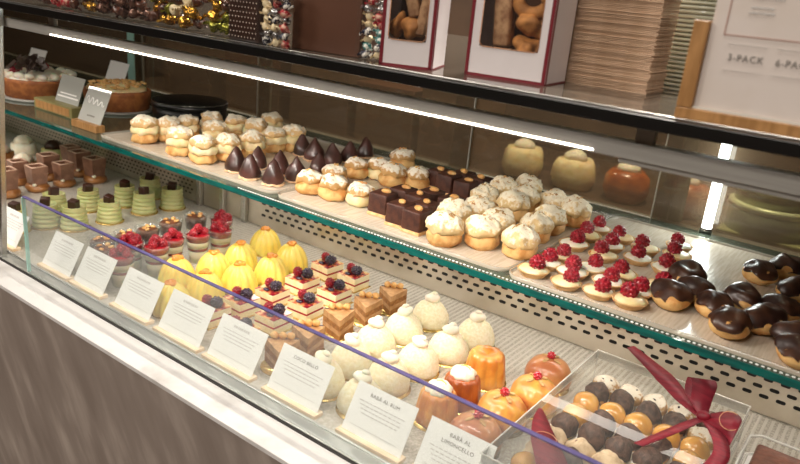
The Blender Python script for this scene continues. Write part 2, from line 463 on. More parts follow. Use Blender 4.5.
m_glaze = mat('chocolate_glaze', '#2b1610', '#50301f', scale=35, rough=.42, coat=.18, bump=.0008, bscale=70)
m_brownie = mat('brownie_chocolate', '#3a1c12', '#4f2a1c', scale=90, rough=.6, bump=.001, bscale=140)
m_biscuit = mat('biscuit', '#e3bf8c', '#d2a46c', scale=90, rough=.75, bump=.0008)
m_pink_biscuit = mat('pale_biscuit', '#e6c6a0', '#d8ac86', scale=90, rough=.75, bump=.0008)
m_nut = mat('hazelnut', '#e3b878', '#c98f4c', scale=80, rough=.5, bump=.0004, sss=.1)
m_flake = mat('almond_flake', '#d9b67c', '#a8743a', scale=120, rough=.6, lo=.35, hi=.7)
m_rasp = mat('raspberry_flesh', '#a81428', '#820c1e', scale=120, rough=.34, coat=.2, sss=.15)
m_black_b = mat('blackberry_flesh', '#1d1424', '#35233a', scale=120, rough=.25, coat=.5)
m_blue_b = mat('blueberry_skin', '#28263e', '#3a3a58', scale=60, rough=.45)
m_gold = mat('gold_card', '#e2c27a', '#cfae64', scale=30, rough=.25, metal=.7)
m_green = mat('pistachio_cream', '#afb274', '#c3c188', scale=26, rough=.45, bump=.0006, sss=.2)
m_lemon = mat('lemon_glaze', '#e9cb58', '#efd76c', scale=18, rough=.35, coat=.25, sss=.25)
m_peel = mat('candied_peel', '#e0912a', '#c97a1c', scale=80, rough=.35, coat=.4)
m_coco = mat('coconut_coat', '#efe5c8', '#e6d8b2', scale=220, rough=.8, bump=.0012, bscale=420, sss=.15)
m_baba = mat('soaked_brioche', '#c97a2c', '#e3a24a', scale=34, rough=.28, coat=.4, bump=.0006, bscale=100, sss=.15)
m_baba_dark = mat('dark_soaked_brioche', '#93451c', '#b8652c', scale=34, rough=.3, coat=.3, bump=.0006, bscale=100)
m_bun = mat('glazed_bun_crust', '#cf8f48', '#b9683a', scale=20, rough=.3, coat=.35, bump=.0004, sss=.15, c3='#e0a44c')
m_bun_dark = mat('darker_glazed_crust', '#b86f48', '#cf9058', scale=20, rough=.3, coat=.35, bump=.0004, sss=.1)
m_cherry = mat('candied_cherry', '#c01a2c', rough=.12, coat=1)
m_cup = clear('clear_cup', '#f4f6f4', body=.05, ior=1.45)
m_redjelly = mat('red_jelly', '#8f0f1c', '#a81826', scale=40, rough=.15, coat=.8)
m_panna = mat('panna_cotta', '#f3e6cf', '#ecdabd', scale=20, rough=.4, sss=.2)
m_moussecup = mat('cocoa_square_shell', '#7f5a48', '#99705c', scale=40, rough=.35, coat=.3)
m_rimchoc = mat('pale_cocoa_rim', '#cfae98', rough=.35)
m_mousse = mat('chocolate_mousse', '#4f2a1c', '#6e4028', scale=60, rough=.4, coat=.3, bump=.001)
m_caramel = mat('caramel_pastry', '#8c5a30', '#a9723e', scale=50, rough=.35, coat=.5, bump=.001)
m_sponge = mat('sponge_layer', '#a8743f', '#8a5a30', scale=150, rough=.8, bump=.0008)
m_caram_top = mat('caramel_mousse', '#c39666', '#a87a4c', scale=70, rough=.5, bump=.0005)
m_cheese = mat('cream_cheese_layer', '#f5e4bd', '#eed8a6', scale=60, rough=.5, sss=.2)
m_berryglaze = mat('berry_glaze', '#8c1626', '#f0cf92', scale=48, rough=.15, coat=.7, lo=.40, hi=.56, c3='#d8824e')

def fib(n):
    for i in range(n):
        z = 1 - 2 * (i + .5) / n; r = math.sqrt(1 - z * z); a = i * 2.399963
        yield r * math.cos(a), r * math.sin(a), z
def drupes(mb, c, r, h, n=46, mi=0, M=None, b=.23):
    mb.blob(c, (r * .88, r * .88, h * .88), 2, mi=mi, M=M)
    for x, y, z in fib(n):
        t = 1 - .18 * max(z, 0)
        mb.blob((c[0] + x * r * .86 * t, c[1] + y * r * .86 * t, c[2] + z * h * .86), (r * b,) * 3, 1, mi=mi, M=M)
    return mb
def R3(x, y, z, loc=(0, 0, 0)):
    return Matrix.Translation(loc) @ Matrix.Rotation(z, 4, 'Z') @ Matrix.Rotation(y, 4, 'Y') @ Matrix.Rotation(x, 4, 'X')

def dome(r, h, n=10, z0=0, p=1.0, r0=None):
    out = [(r0 if r0 is not None else r * .9, z0)]
    for k in range(n + 1):
        a = PI / 2 * k / n
        out.append((r * math.cos(a) ** p if k < n else 0, z0 + h * .12 + h * .88 * math.sin(a)))
    return out

def P_cream_puff(s):
    t = empty('cream_puff')
    MB().lathe([(0, 0), (.018, 0), (.0225, .005), (.0228, .012), (.019, .0175), (0, .017)], 36, amp=.0045, freq=85, seed=s).build('pastry_base', m_crust, t)
    mb = MB().lathe([(0, .014), (.0185, .014), (.0228, .019), (.0228, .025), (.0205, .030), (0, .031)], 40, lambda a, q: 1 + .06 * math.sin(7 * a + s + q * 3), amp=.0042, freq=85, seed=s + 9)
    mb.build('cream_filling', m_cream, t)
    MB().lathe([(0, .027), (.019, .028), (.0218, .032), (.0215, .036), (.019, .041), (.013, .045), (.006, .0465), (0, .047)], 40, amp=.0062, freq=85, seed=s + 4).build('sugared_lid', m_sugar, t)
    return t
def P_cone(s):
    t = empty('chocolate_cone')
    MB().lathe([(0, 0), (.0205, 0), (.0218, .0015), (.0205, .0035), (0, .0035)], 28, amp=.0025, freq=120, seed=s).build('biscuit_base', m_pink_biscuit, t)
    MB().lathe([(0, .003), (.0185, .003), (.0202, .0065), (.0197, .012), (.0175, .020), (.0138, .028), (.0098, .0355), (.0062, .0415), (.0032, .0455), (0, .0472)], 32, amp=.003, freq=45, seed=s + 3).build('chocolate_coating', m_cone_choc, t)
    return t
def P_sugared(s):
    t = empty('sugared_bun')
    MB().lathe([(0, 0), (.018, 0), (.0228, .005), (.0228, .012), (.019, .019), (0, .021)], 26, amp=.002, freq=80, seed=s).build('pastry_base', m_cream if s % 2 else m_crust, t)
    MB().lathe([(0, .018), (.0195, .018), (.0222, .021), (.021, .027), (.0155, .032), (.008, .035), (0, .036)], 40, amp=.0058, freq=80, seed=s + 4).build('sugared_lid', m_sugar_heavy, t)
    mb = MB()
    rs = random.Random(s)
    for k in range(7):
        a = rs.uniform(0, 6.28); q = rs.uniform(0, .009)
        mb.blob((q * math.cos(a), q * math.sin(a), .0365 - q * .15), (.0028, .002, .0016), 1, .0008, 300, k)
    mb.build('nut_crumbs', m_nut, t)
    return t
def P_almond(s):
    t = empty('almond_cream_puff')
    MB().lathe([(0, 0), (.018, 0), (.0235, .006), (.0235, .014), (.0205, .021), (0, .022)], 28, lambda a, q: 1 + .03 * math.sin(7 * a), amp=.002, freq=80, seed=s).build('pastry_base', m_crust, t)
    prof = [(0, .016), (.0215, .017), (.0245, .021), (.0248, .026), (.0235, .031), (.0205, .0355), (.0175, .037), (.0155, .0395), (.010, .042), (.005, .0432), (0, .0435)]
    MB().lathe(prof, 56, lambda a, q: 1 + .04 * math.sin(7 * a + q * 6 + s), amp=.0055, freq=95, seed=s + 7).build('cream_rosette', m_almcream, t)
    mb = MB(); rs = random.Random(s + 50)
    for k in range(34):
        a = rs.uniform(0, 6.28); q = .017 * math.sqrt(rs.random()); z = .0440 - q * q * 33
        M = R3(rs.uniform(-.7, .7), rs.uniform(-.7, .7), rs.uniform(0, 3), (q * math.cos(a), q * math.sin(a), z))
        mb.box((0, 0, 0), (rs.uniform(.003, .006), rs.uniform(.002, .004), .0009), .0003, seg=1, M=M)
    mb.build('almond_flakes', m_flake, t)
    return t
def P_brownie(s):
    t = empty('brownie')
    rs = random.Random(s)
    MB().box((0, 0, .0025), (.035, .035, .005), .001).build('biscuit_base', m_biscuit, t)
    mb = MB().box((0, 0, .0205), (.034, .034, .031), .0025, seg=3)
    for i, p in enumerate(mb.v):
        q = noise.noise_vector(Vector(p) * 90 + Vector((s * 3, 0, 0))) * .0008
        mb.v[i] = (p[0] + q.x, p[1] + q.y, p[2] + q.z)
    mb.build('chocolate_cake', m_brownie, t)
    M = R3(0, 0, rs.uniform(0, 3), (rs.uniform(-.004, .004), rs.uniform(-.004, .004), .0385))
    MB().blob((0, 0, 0), (.0078, .0052, .0042), 3, .0018, 150, s, M=M).build('nut', m_nut, t)
    return t
def P_tartlet(s):
    t = empty('raspberry_tartlet'); rs = random.Random(s)
    MB().lathe([(0, 0), (.0145, 0), (.0196, .0068), (.0204, .0082), (.019, .0084), (.0182, .007), (0, .0055)], 44, lambda a, q: 1 + .018 * math.sin(22 * a), amp=.0006, freq=90, seed=s).build('pastry_shell', m_biscuit, t)
    MB().lathe([(.0182, .0064), (.017, .0088), (.012, .0105), (0, .0115)], 28, amp=.0016, freq=90, seed=s).build('cream_filling', m_white_cream if s % 2 else m_cream, t)
    mb = MB(); drupes(mb, (0, 0, .0108), .0102, .0108, M=R3(rs.uniform(-.3, .3), rs.uniform(-.3, .3), 0, (rs.uniform(-.003, .003), rs.uniform(-.003, .003), .0062)))
    mb.build('raspberry', m_rasp, t)
    return t
def P_glazed(s):
    t = empty('chocolate_glazed_bun'); e = 1.22 if s % 3 else 1.05
    MB().blob((0, 0, .0125), (.0225 * e, .0205, .0135), 4, .0024, 60, s, flat=-.0122).build('choux_bun', m_crust, t)
    mb = MB(); bm_ = MB().blob((0, 0, .0135), (.0232 * e, .0212, .0165), 4, .0055, 65, s)
    zc = lambda x, y: .013 + .007 * noise.noise(Vector((x * 70, y * 70, s)))
    v = [(x, y, max(z, zc(x, y))) for x, y, z in bm_.v]
    mb.add(v, bm_.f).build('chocolate_glaze', m_glaze, t)
    return t

def P_squarecup(s):
    t = empty('square_chocolate_cake')
    MB().lathe([(0, 0), (.024, 0), (.029, .007), (.029, .014), (.024, .019), (0, .02)], 28, amp=.003, freq=60, seed=s).build('caramel_pastry_base', m_caramel, t)
    v = []; f = []
    for h, z in ((.0175, .018), (.0215, .066), (.0155, .066), (.0145, .056)):
        for sx, sy in ((1, 1), (-1, 1), (-1, -1), (1, -1)): v.append((sx * h, sy * h, z))
    for i in range(3):
        for k in range(4): f.append((i * 4 + k, i * 4 + (k + 1) % 4, i * 4 + 4 + (k + 1) % 4, i * 4 + 4 + k))
    f.append((3, 2, 1, 0))
    MB().add(v, f, smooth=False).build('square_shell', m_moussecup, t)
    k_ = .0186
    MB().tube([(k_, k_, .066), (-k_, k_, .066), (-k_, -k_, .066), (k_, -k_, .066)], .0022, 6, closed=True).build('square_rim', m_rimchoc, t)
    MB().box((0, 0, .0572), (.029, .029, .0024), .0008).build('mousse_filling', m_mousse, t)
    MB().blob((.017, -.015, .021), (.006, .005, .004), 2, .001, 200, s).build('cream_dot', m_white_cream, t)
    return t
def P_pistachio(s):
    t = empty('pistachio_cake'); rs = random.Random(s)
    MB().lathe([(0, 0), (.029, 0), (.029, .0015), (0, .0015)], 32).build('gold_card', m_gold, t)
    prof = [(0, .0015)]
    for k in range(5):
        z = .0015 + k * .0085; r = .0262 - k * .0011
        prof += [(r - .0022, z), (r, z + .0022), (r + .0002, z + .0055), (r - .002, z + .0083)]
    prof += [(.022, .046), (.0195, .0465), (.0175, .042), (0, .0415)]
    MB().lathe(prof, 44, lambda a, q: 1 + .022 * math.sin(3 * a + q * 7 + s) + (.05 * math.sin(9 * a + s) if q > .88 and q < .97 else 0), amp=.0008, freq=50, seed=s).build('pistachio_cream', m_green, t)
    MB().box((0, 0, 0), (.018, .016, .019), .0022, M=R3(rs.uniform(-.2, .2), rs.uniform(-.2, .2), rs.uniform(0, 1.5), (0, 0, .049))).build('chocolate_piece', m_choc, t)
    return t
def cup(t, h=.06, r0=.0165, r1=.0245):
    n = 8; prof = [(0, 0.0)] + [(r0 + (r1 - r0) * k / n, h * k / n) for k in range(n + 1)] + [(r1 + .0012, h)]
    prof += [(r1 - .0006, h - .0005), (r0 - .0006, .0012), (0, .0012)]
    return MB().lathe(prof, 36).build('clear_cup', m_cup, t)
def layer(t, name, m, a, b, h=.06, r0=.0165, r1=.0245, top=0, amp=0, s=0, label=None):
    f = lambda z: r0 + (r1 - r0) * z / h - .0009
    prof = [(0, a), (f(a), a), (f(b), b)] + ([(f(b) * .8, b + top * .7), (0, b + top)] if top else [(0, b)])
    return MB().lathe(prof, 32, amp=amp, freq=90, seed=s).build(name, m, t, label)
def P_hazelcup(s):
    t = empty('hazelnut_chocolate_cup'); rs = random.Random(s); cup(t)
    layer(t, 'cream_layer', m_panna, .0014, .03); layer(t, 'chocolate_layer', m_mousse, .03, .052, top=.006, amp=.0008, s=s)
    for k in range(4):
        a = k * 1.6 + rs.uniform(-.4, .4); q = rs.uniform(.007, .015)
        MB().blob((0, 0, 0), (.0055, .0048, .0028), 2, .001, 200, k, M=R3(rs.uniform(-.4, .4), rs.uniform(-.4, .4), a, (q * math.cos(a), q * math.sin(a), .0595))).build('hazelnut_half', m_nut, t)
    return t
def P_raspcup(s):
    t = empty('raspberry_cream_cup'); rs = random.Random(s); cup(t)
    layer(t, 'cream_layer', m_panna, .0014, .026); layer(t, 'jelly_layer', m_redjelly, .026, .032)
    layer(t, 'cream_layer', m_panna, .032, .045); layer(t, 'jelly_layer', m_redjelly, .045, .0565, top=.002)
    for k in range(4):
        a = k * 1.9 + rs.uniform(-.3, .3); q = .012 if k < 3 else .001
        drupes(MB(), (0, 0, 0), .0088, .0095, 34, M=R3(rs.uniform(-.6, .6), rs.uniform(-.6, .6), 0, (q * math.cos(a), q * math.sin(a), .0625 if k < 3 else .071))).build('raspberry', m_rasp, t)
    return t
def P_lemon(s):
    t = empty('lemon_dome_cake'); rs = random.Random(s)
    MB().lathe([(0, 0), (.0362, 0), (.0362, .0015), (0, .0015)], 36).build('gold_card', m_gold, t)
    prof = [(0, .0015), (.0345, .0015), (.0362, .006), (.0355, .013), (.0335, .022), (.0298, .032), (.0245, .0415), (.018, .0485), (.0115, .0525), (.005, .054), (0, .054)]
    MB().lathe(prof, 72, lambda a, q: 1 + .16 * abs(math.cos(6 * a)) ** .6 * (1 - q * .4) - .13).build('fluted_lemon_dome', m_lemon, t)
    MB().lathe([(0, .051), (.0085, .051), (.0105, .054), (.0085, .057), (.004, .056), (0, .054)], 24, lambda a, q: 1 + .16 * math.sin(3 * a + s) + .1 * math.sin(5 * a), amp=.003, freq=110, seed=s).build('candied_peel', m_peel, t)
    return t
def P_berry(s):
    t = empty('berry_cheesecake_square'); rs = random.Random(s); h = .0235
    MB().box((0, 0, .0008), (.054, .054, .0016), .0004, seg=1).build('gold_card', m_gold, t)
    def lay(n, m, a, b, w=h): MB().box((0, 0, (a + b) / 2), (w * 2, w * 2, b - a), .0008).build(n, m, t)
    lay('sponge_layer', m_cheese, .0016, .013); lay('jelly_layer', m_redjelly, .013, .0165, h * 1.01)
    lay('cream_layer', m_cheese, .0165, .0285); lay('berry_glaze', m_berryglaze, .0285, .0302)
    a = rs.uniform(-.4, .4); c, q = math.cos(a), math.sin(a)
    drupes(MB(), (0, 0, 0), .0095, .0105, 40, M=R3(.5, .2, 0, (-.010 * c, -.010 * q, .0385))).build('raspberry', m_rasp, t)
    drupes(MB(), (0, 0, 0), .0108, .0122, 44, M=R3(1.1, .4, a, (.0095 * c, .0095 * q, .0385))).build('blackberry', m_black_b, t)
    if s % 3 != 2: MB().blob((-.012 * q, .014 * c, .0355), (.0062, .0062, .0055), 2).build('blueberry', m_blue_b, t)
    MB().blob((.013 * q, -.015 * c, .032), (.0075, .005, .0028), 2, .001, 150, s).build('blueberry_sauce', m_black_b, t)
    return t
def P_wedge(s):
    t = empty('hazelnut_cake_wedge'); rs = random.Random(s)
    MB().lathe([(0, 0), (.031, 0), (.031, .0015), (0, .0015)], 32).build('gold_card', m_gold, t)
    poly = [(0, -.030), (.027, .016), (-.027, .016)]
    def sc_(k): return [(x * k, y * k) for x, y in poly]
    z = .0015
    for n, m, d in (('sponge_layer', m_sponge, .010), ('caramel_layer', m_caram_top, .008), ('sponge_layer', m_sponge, .010), ('caramel_layer', m_caram_top, .011)):
        MB().prism(sc_(1), z, z + d).build(n, m, t); z += d
    MB().box((0, .019, z / 2), (.05, .006, z), .0015).build('chocolate_back', m_choc, t)
    for k in range(3): MB().blob(((k - 1) * .0125, .0165, z + .005), (.0066, .0062, .0062), 3, .001, 150, s + k).build('hazelnut', m_nut, t)
    return t
def P_coco(s):
    t = empty('coconut_dome_cake'); rs = random.Random(s)
    MB().lathe([(0, 0), (.0362, 0), (.0362, .0015), (0, .0015)], 36).build('gold_card', m_gold, t)
    MB().lathe([(0, .0015), (.031, .0015), (.0338, .006), (.0345, .013), (.033, .022), (.0285, .032), (.0215, .041), (.0125, .047), (0, .049)], 48, amp=.0016, freq=55, seed=s).build('coconut_dome', m_coco, t)
    M = R3(0, rs.uniform(-.25, .25), rs.uniform(-1, 1), (0, 0, .053))
    mb = MB().blob((0, 0, 0), (.0145, .0115, .0085), 3, .0022, 80, s, M=M)
    mb.blob((.002, .001, .0085), (.007, .005, .0045), 2, .0015, 120, s, M=M).build('cream_dollop', m_white_cream, t)
    return t
def P_baba(s):
    t = empty('fluted_baba'); big = s == 0
    k = 1.0 if big else .93
    MB().lathe([(0, 0), (.036, 0), (.036, .0015), (0, .0015)], 36).build('gold_card', m_gold, t)
    prof = [(0, .0015), (.0315, .0015), (.0325, .006), (.0305, .02), (.0285, .034), (.0265, .046), (.0235, .0515), (.018, .053), (.012, .050), (0, .047)]
    prof = [(r * k, z * k) for r, z in prof]
    MB().lathe(prof, 80, lambda a, q: 1 + (.14 * abs(math.cos(4.5 * a)) ** .7 - .08) * (1 if .15 < q < .85 else .4), amp=.0008, freq=50, seed=s).build('fluted_brioche', m_baba_dark if s == 1 else m_baba, t)
    if not big:
        MB().lathe([(0, .046 * k), (.014, .047 * k), (.019, .052 * k), (.0185, .057 * k), (.014, .0625 * k), (.007, .066 * k), (0, .067 * k)], 44, lambda a, q: 1 + .07 * math.sin(8 * a + q * 4), amp=.0016, freq=80, seed=s).build('cream_topping', m_white_cream, t)
        MB().tube([(-.006, 0, .0655 * k), (0, .004, .067 * k), (.007, .003, .065 * k), (.011, -.001, .061 * k)], .0014).build('lemon_zest', m_lemon, t)
    return t
def P_cherrybun(s):
    t = empty('cherry_topped_bun')
    MB().lathe([(0, 0), (.036, 0), (.036, .0015), (0, .0015)], 36).build('gold_card', m_gold, t)
    MB().lathe([(0, .0015), (.028, .0015), (.0355, .009), (.0372, .018), (.0345, .03), (.028, .040), (.0175, .0465), (.006, .049), (0, .049)], 44, amp=.0022, freq=28, seed=s).build('glazed_bun', m_bun if s != 1 else m_bun_dark, t)
    drupes(MB(), (0, 0, 0), .0068, .0062, 22, M=R3(0, 0, 0, (0, 0, .0535)), b=.3).build('candied_cherry', m_cherry, t)
    for k in range(4):
        a = k * 1.6 + s
        MB().blob((0, 0, 0), (.0072, .0035, .001), 2, M=R3(0, .25, a, (.0125 * math.cos(a), .0125 * math.sin(a), .0488))).build('almond_sliver', m_flake, t)
    return t

POS = {
    'cream_puff': [(-1.296, 0.88), (-1.28, 0.928), (-1.285, 0.981), (-1.173, 0.878), (-1.099, 0.874), (-1.085, 0.925), (-1.202, 0.988), (-1.293, 1.054), (-1.243, 1.079), (-1.079, 0.983), (-1.173, 1.079), (-1.095, 1.059), (-1.08, 1.102), (-1.219, 1.168)],
    'chocolate_cone': [(-1.012, 0.882), (-1.007, 0.931), (-0.96, 0.87), (-0.951, 0.935), (-0.906, 0.877), (-0.897, 0.927), (-1.037, 1.086), (-0.992, 1.075), (-0.904, 0.993), (-0.942, 1.076), (-0.94, 1.127), (-0.95, 1.193)],
    'sugared_bun': [(-0.832, 0.894), (-0.782, 0.901), (-0.838, 0.966), (-0.731, 0.912), (-0.853, 1.045), (-0.82, 1.078), (-0.843, 1.185), (-0.776, 1.062), (-0.739, 1.092)],
    'almond_puff': [(-0.525, 0.862), (-0.48, 0.898), (-0.42, 0.905), (-0.557, 0.936), (-0.541, 0.986), (-0.488, 0.959), (-0.575, 1.066), (-0.516, 1.06), (-0.522, 1.112), (-0.557, 1.193), (-0.584, 1.148), (-0.48, 1.143), (-0.441, 1.049), (-0.43, 1.125), (-0.438, 0.992)],
    'raspberry_tartlet': [(-0.371, 0.854), (-0.37, 0.896), (-0.37, 0.94), (-0.378, 1.006), (-0.38, 1.065), (-0.383, 1.118), (-0.33, 0.891), (-0.32, 0.849), (-0.317, 0.93), (-0.326, 0.995), (-0.335, 1.046), (-0.337, 1.104), (-0.276, 0.854), (-0.281, 0.899), (-0.277, 0.942), (-0.284, 1.027), (-0.291, 1.08), (-0.236, 0.857), (-0.24, 0.897), (-0.224, 0.938), (-0.238, 1.018), (-0.245, 1.093), (-0.257, 1.144)],
    'glazed_bun': [(-0.197, 0.896), (-0.178, 0.944), (-0.201, 0.987), (-0.146, 0.91), (-0.118, 0.865), (-0.126, 0.967), (-0.09, 0.91), (-0.078, 0.966), (-0.128, 1.094), (-0.102, 1.149), (-0.076, 1.062), (-0.046, 0.895), (-0.04, 0.846)],
    'brownie': [(-0.671, 0.899), (-0.619, 0.878), (-0.583, 0.872), (-0.667, 0.949), (-0.63, 0.942), (-0.63, 0.979), (-0.595, 0.912), (-0.585, 0.972), (-0.707, 1.119), (-0.674, 1.102), (-0.667, 1.139), (-0.63, 1.091), (-0.625, 1.131)],
    'square_cup': [(-1.845, 0.873), (-1.766, 0.881), (-1.846, 0.955), (-1.769, 0.954), (-1.922, 1.061), (-1.837, 1.038), (-1.758, 1.035), (-1.758, 0.801)],
    'pistachio_cake': [(-1.504, 0.764), (-1.568, 0.819), (-1.455, 0.803), (-1.555, 0.896), (-1.451, 0.886), (-1.537, 0.983), (-1.461, 0.985), (-1.557, 1.069), (-1.451, 1.059), (-1.516, 0.703)],
    'hazelnut_cup': [(-1.216, 0.779), (-1.221, 0.83), (-1.225, 0.888), (-1.226, 0.956), (-1.22, 0.727), (-1.174, 0.703)],
    'raspberry_cup': [(-1.169, 0.756), (-1.122, 0.781), (-1.141, 0.831), (-1.126, 0.883), (-1.119, 0.936), (-1.171, 0.983), (-1.121, 0.704)],
    'lemon_dome': [(-1.058, 0.781), (-1.038, 0.852), (-1.045, 0.927), (-1.078, 1.027), (-0.953, 0.926), (-0.963, 0.852), (-0.971, 0.778), (-0.976, 1.004), (-0.969, 0.703)],
    'berry_square': [(-0.884, 0.789), (-0.877, 0.857), (-0.878, 0.937), (-0.897, 1.03), (-0.826, 1.029), (-0.801, 0.944), (-0.8, 0.865), (-0.801, 0.788), (-0.892, 0.729), (-0.797, 0.71)],
    'nut_wedge': [(-0.698, 0.705), (-0.701, 0.768), (-0.708, 0.852), (-0.709, 0.93), (-0.706, 1.0)],
    'coconut_dome': [(-0.626, 0.85), (-0.622, 0.924), (-0.621, 1.006), (-0.52, 0.997), (-0.528, 0.924), (-0.538, 0.85), (-0.616, 0.777), (-0.541, 0.777), (-0.533, 0.703), (-0.609, 0.703)],
    'fluted_baba': [(-0.445, 0.903), (-0.438, 0.82), (-0.44, 0.759)],
    'cherry_bun': [(-0.367, 0.816), (-0.365, 0.74), (-0.353, 0.891), (-0.366, 0.966)],
}

def protos(fn, n): return [fn(i) for i in range(n)]
place(protos(P_cream_puff, 4), POS['cream_puff'], SHZ, 'sugar-dusted cream puff', 'cream puff', 'cream puffs at the left of the upper shelf', spin=3, size=1.14)
place(protos(P_cone, 3), POS['chocolate_cone'], SHZ, 'dark chocolate cone', 'chocolate', 'chocolate cones on the upper shelf', spin=3, jitter=.06, size=1.0)
place(protos(P_sugared, 4), POS['sugared_bun'], SHZ, 'sugared choux bun with nut crumbs', 'choux bun', 'sugared choux buns on the upper shelf', spin=3, size=1.12)
place(protos(P_almond, 4), POS['almond_puff'], SHZ, 'almond-topped cream puff', 'cream puff', 'almond cream puffs on the upper shelf', gap=.0155, spin=3, size=1.1)
place(protos(P_brownie, 3), POS['brownie'], SHZ, 'dark brownie with a nut', 'brownie', 'brownies on the upper shelf', gap=.02, spin=.06, jitter=.02, size=1.04)
place(protos(P_tartlet, 4), POS['raspberry_tartlet'], SHZ, 'raspberry tartlet', 'tartlet', 'raspberry tartlets on the upper shelf', gap=.0135, spin=3, size=1.1)
place(protos(P_glazed, 4), POS['glazed_bun'], SHZ, 'chocolate-glazed choux bun', 'choux bun', 'chocolate glazed buns at the right of the shelf', gap=.0165, spin=1.5, size=1.1)
place(protos(P_squarecup, 3), POS['square_cup'], DKZ, 'hollow square chocolate cake', 'cake', 'square chocolate cakes at the far left', gap=.03, spin=.1)
place(protos(P_pistachio, 3), POS['pistachio_cake'], DKZ, 'green pistachio cake', 'cake', 'pistachio cakes on the lower deck', gap=.03, spin=1, size=1.12, jitter=.03)
place(protos(P_hazelcup, 3), POS['hazelnut_cup'], DKZ, 'chocolate dessert cup with hazelnuts', 'dessert cup', 'hazelnut cups on the lower deck', gap=.05, spin=2, jitter=.02, size=1.04)
place(protos(P_raspcup, 3), POS['raspberry_cup'], DKZ, 'layered raspberry dessert cup', 'dessert cup', 'raspberry cups on the lower deck', gap=.06, spin=1, jitter=.02, size=1.04)
place(protos(P_lemon, 3), POS['lemon_dome'], DKZ, 'yellow fluted lemon dome', 'cake', 'lemon domes on the lower deck', gap=.04, spin=1, jitter=.008)
place(protos(P_berry, 4), POS['berry_square'], DKZ, 'berry-topped cheesecake square', 'cake', 'berry squares on the lower deck', gap=.04, spin=.08, jitter=.02)
place(protos(P_wedge, 2), POS['nut_wedge'], DKZ, 'layered hazelnut cake wedge', 'cake', 'hazelnut wedges on the lower deck', spin=.2, jitter=.03, turn=.6)
place(protos(P_coco, 3), POS['coconut_dome'], DKZ, 'white coconut dome cake', 'cake', 'coconut domes on the lower deck', gap=.04, spin=.6, jitter=.01)
place(protos(P_baba, 3), POS['fluted_baba'], DKZ, ['plain golden fluted baba', 'dark fluted baba topped with cream', 'golden fluted baba topped with cream'], 'baba', 'fluted babas on the lower deck', jitter=.0, order=lambda i: i)
place(protos(P_cherrybun, 2), POS['cherry_bun'], DKZ, 'glazed round bun with red cherry', 'bun', 'cherry buns beside the gift box', spin=1, jitter=.01)
# ------------------------------------------------------------------ price cards standing behind the low pane
def card(x0, x1, lines, label, h=.068, hue=0):
    w = x1 - x0
    t = empty('price_card', ((x0 + x1) / 2, .6455, DKZ)); tag(t, label, 'price card', 'price cards behind the low pane')
    MB().box((0, 0, .003), (w, .018, .006), .0008).build('wooden_holder', m_wood, t)
    R = Matrix.Translation((0, .000, .0055)) @ Matrix.Rotation(math.radians(-29), 4, 'X')
    cdm = MB().box((0, 0, h / 2), (w * .93, .0009, h), M=R).build('card', m_card, t)
    pr = MB(); y = h - .012
    F = R @ Matrix.Translation((0, -.0007, 0)) @ Matrix.Rotation(PI / 2, 4, 'X')
    for s in lines:
        v, f = text_mesh(s, .0070); pr.add(v, f, 0, False, F @ Matrix.Translation((0, y, 0))); y -= .0098
    if lines: pr.build('printed_title', m_ink, cdm)
    mb = MB(); rs = random.Random(int(-x0 * 1000)); y0 = y - .001 if lines else h - .011
    if not lines:
        xx = -.018
        while xx < .017:
            q = rs.uniform(.002, .004); mb.box((xx, y0, 0), (q, .004, .0002), M=F); xx += q + .0014
        y0 -= .009
    for k in range(4):
        xx = -w * (.36 - .03 * k)
        while xx < w * (.34 - .03 * k):
            q = rs.uniform(.003, .008); mb.box((xx + q / 2, y0 - k * .0052, 0), (q, .0014, .0002), M=F); xx += q + .0016
    mb.box((0, .011, 0), (w * .74, .0006, .0002), M=F)
    mb.build('printed_lines', m_ink_soft, cdm)
    return t
card(-1.505, -1.398, [], 'white price card in wooden holder at the far left, left of the pane')
card(-1.302, -1.197, [], 'white price card in front of the hazelnut cups, first right of the upright')
card(-1.190, -1.088, [], 'white price card in front of the raspberry cups')
card(-1.057, -.950, [], 'white price card in front of the lemon domes')
card(-.931, -.818, [], 'white price card in front of the berry squares')
card(-.805, -.695, [], 'white price card in front of the hazelnut wedges')
card(-.669, -.561, ['COCO BELLO'], 'white price card reading COCO BELLO')
card(-.523, -.416, ['BAB\u00c0 AL RUM'], 'white price card reading BABÀ AL RUM')
card(-.402, -.300, ['BAB\u00c0 AL', 'LIMONCELLO'], 'white price card reading BABÀ AL LIMONCELLO')

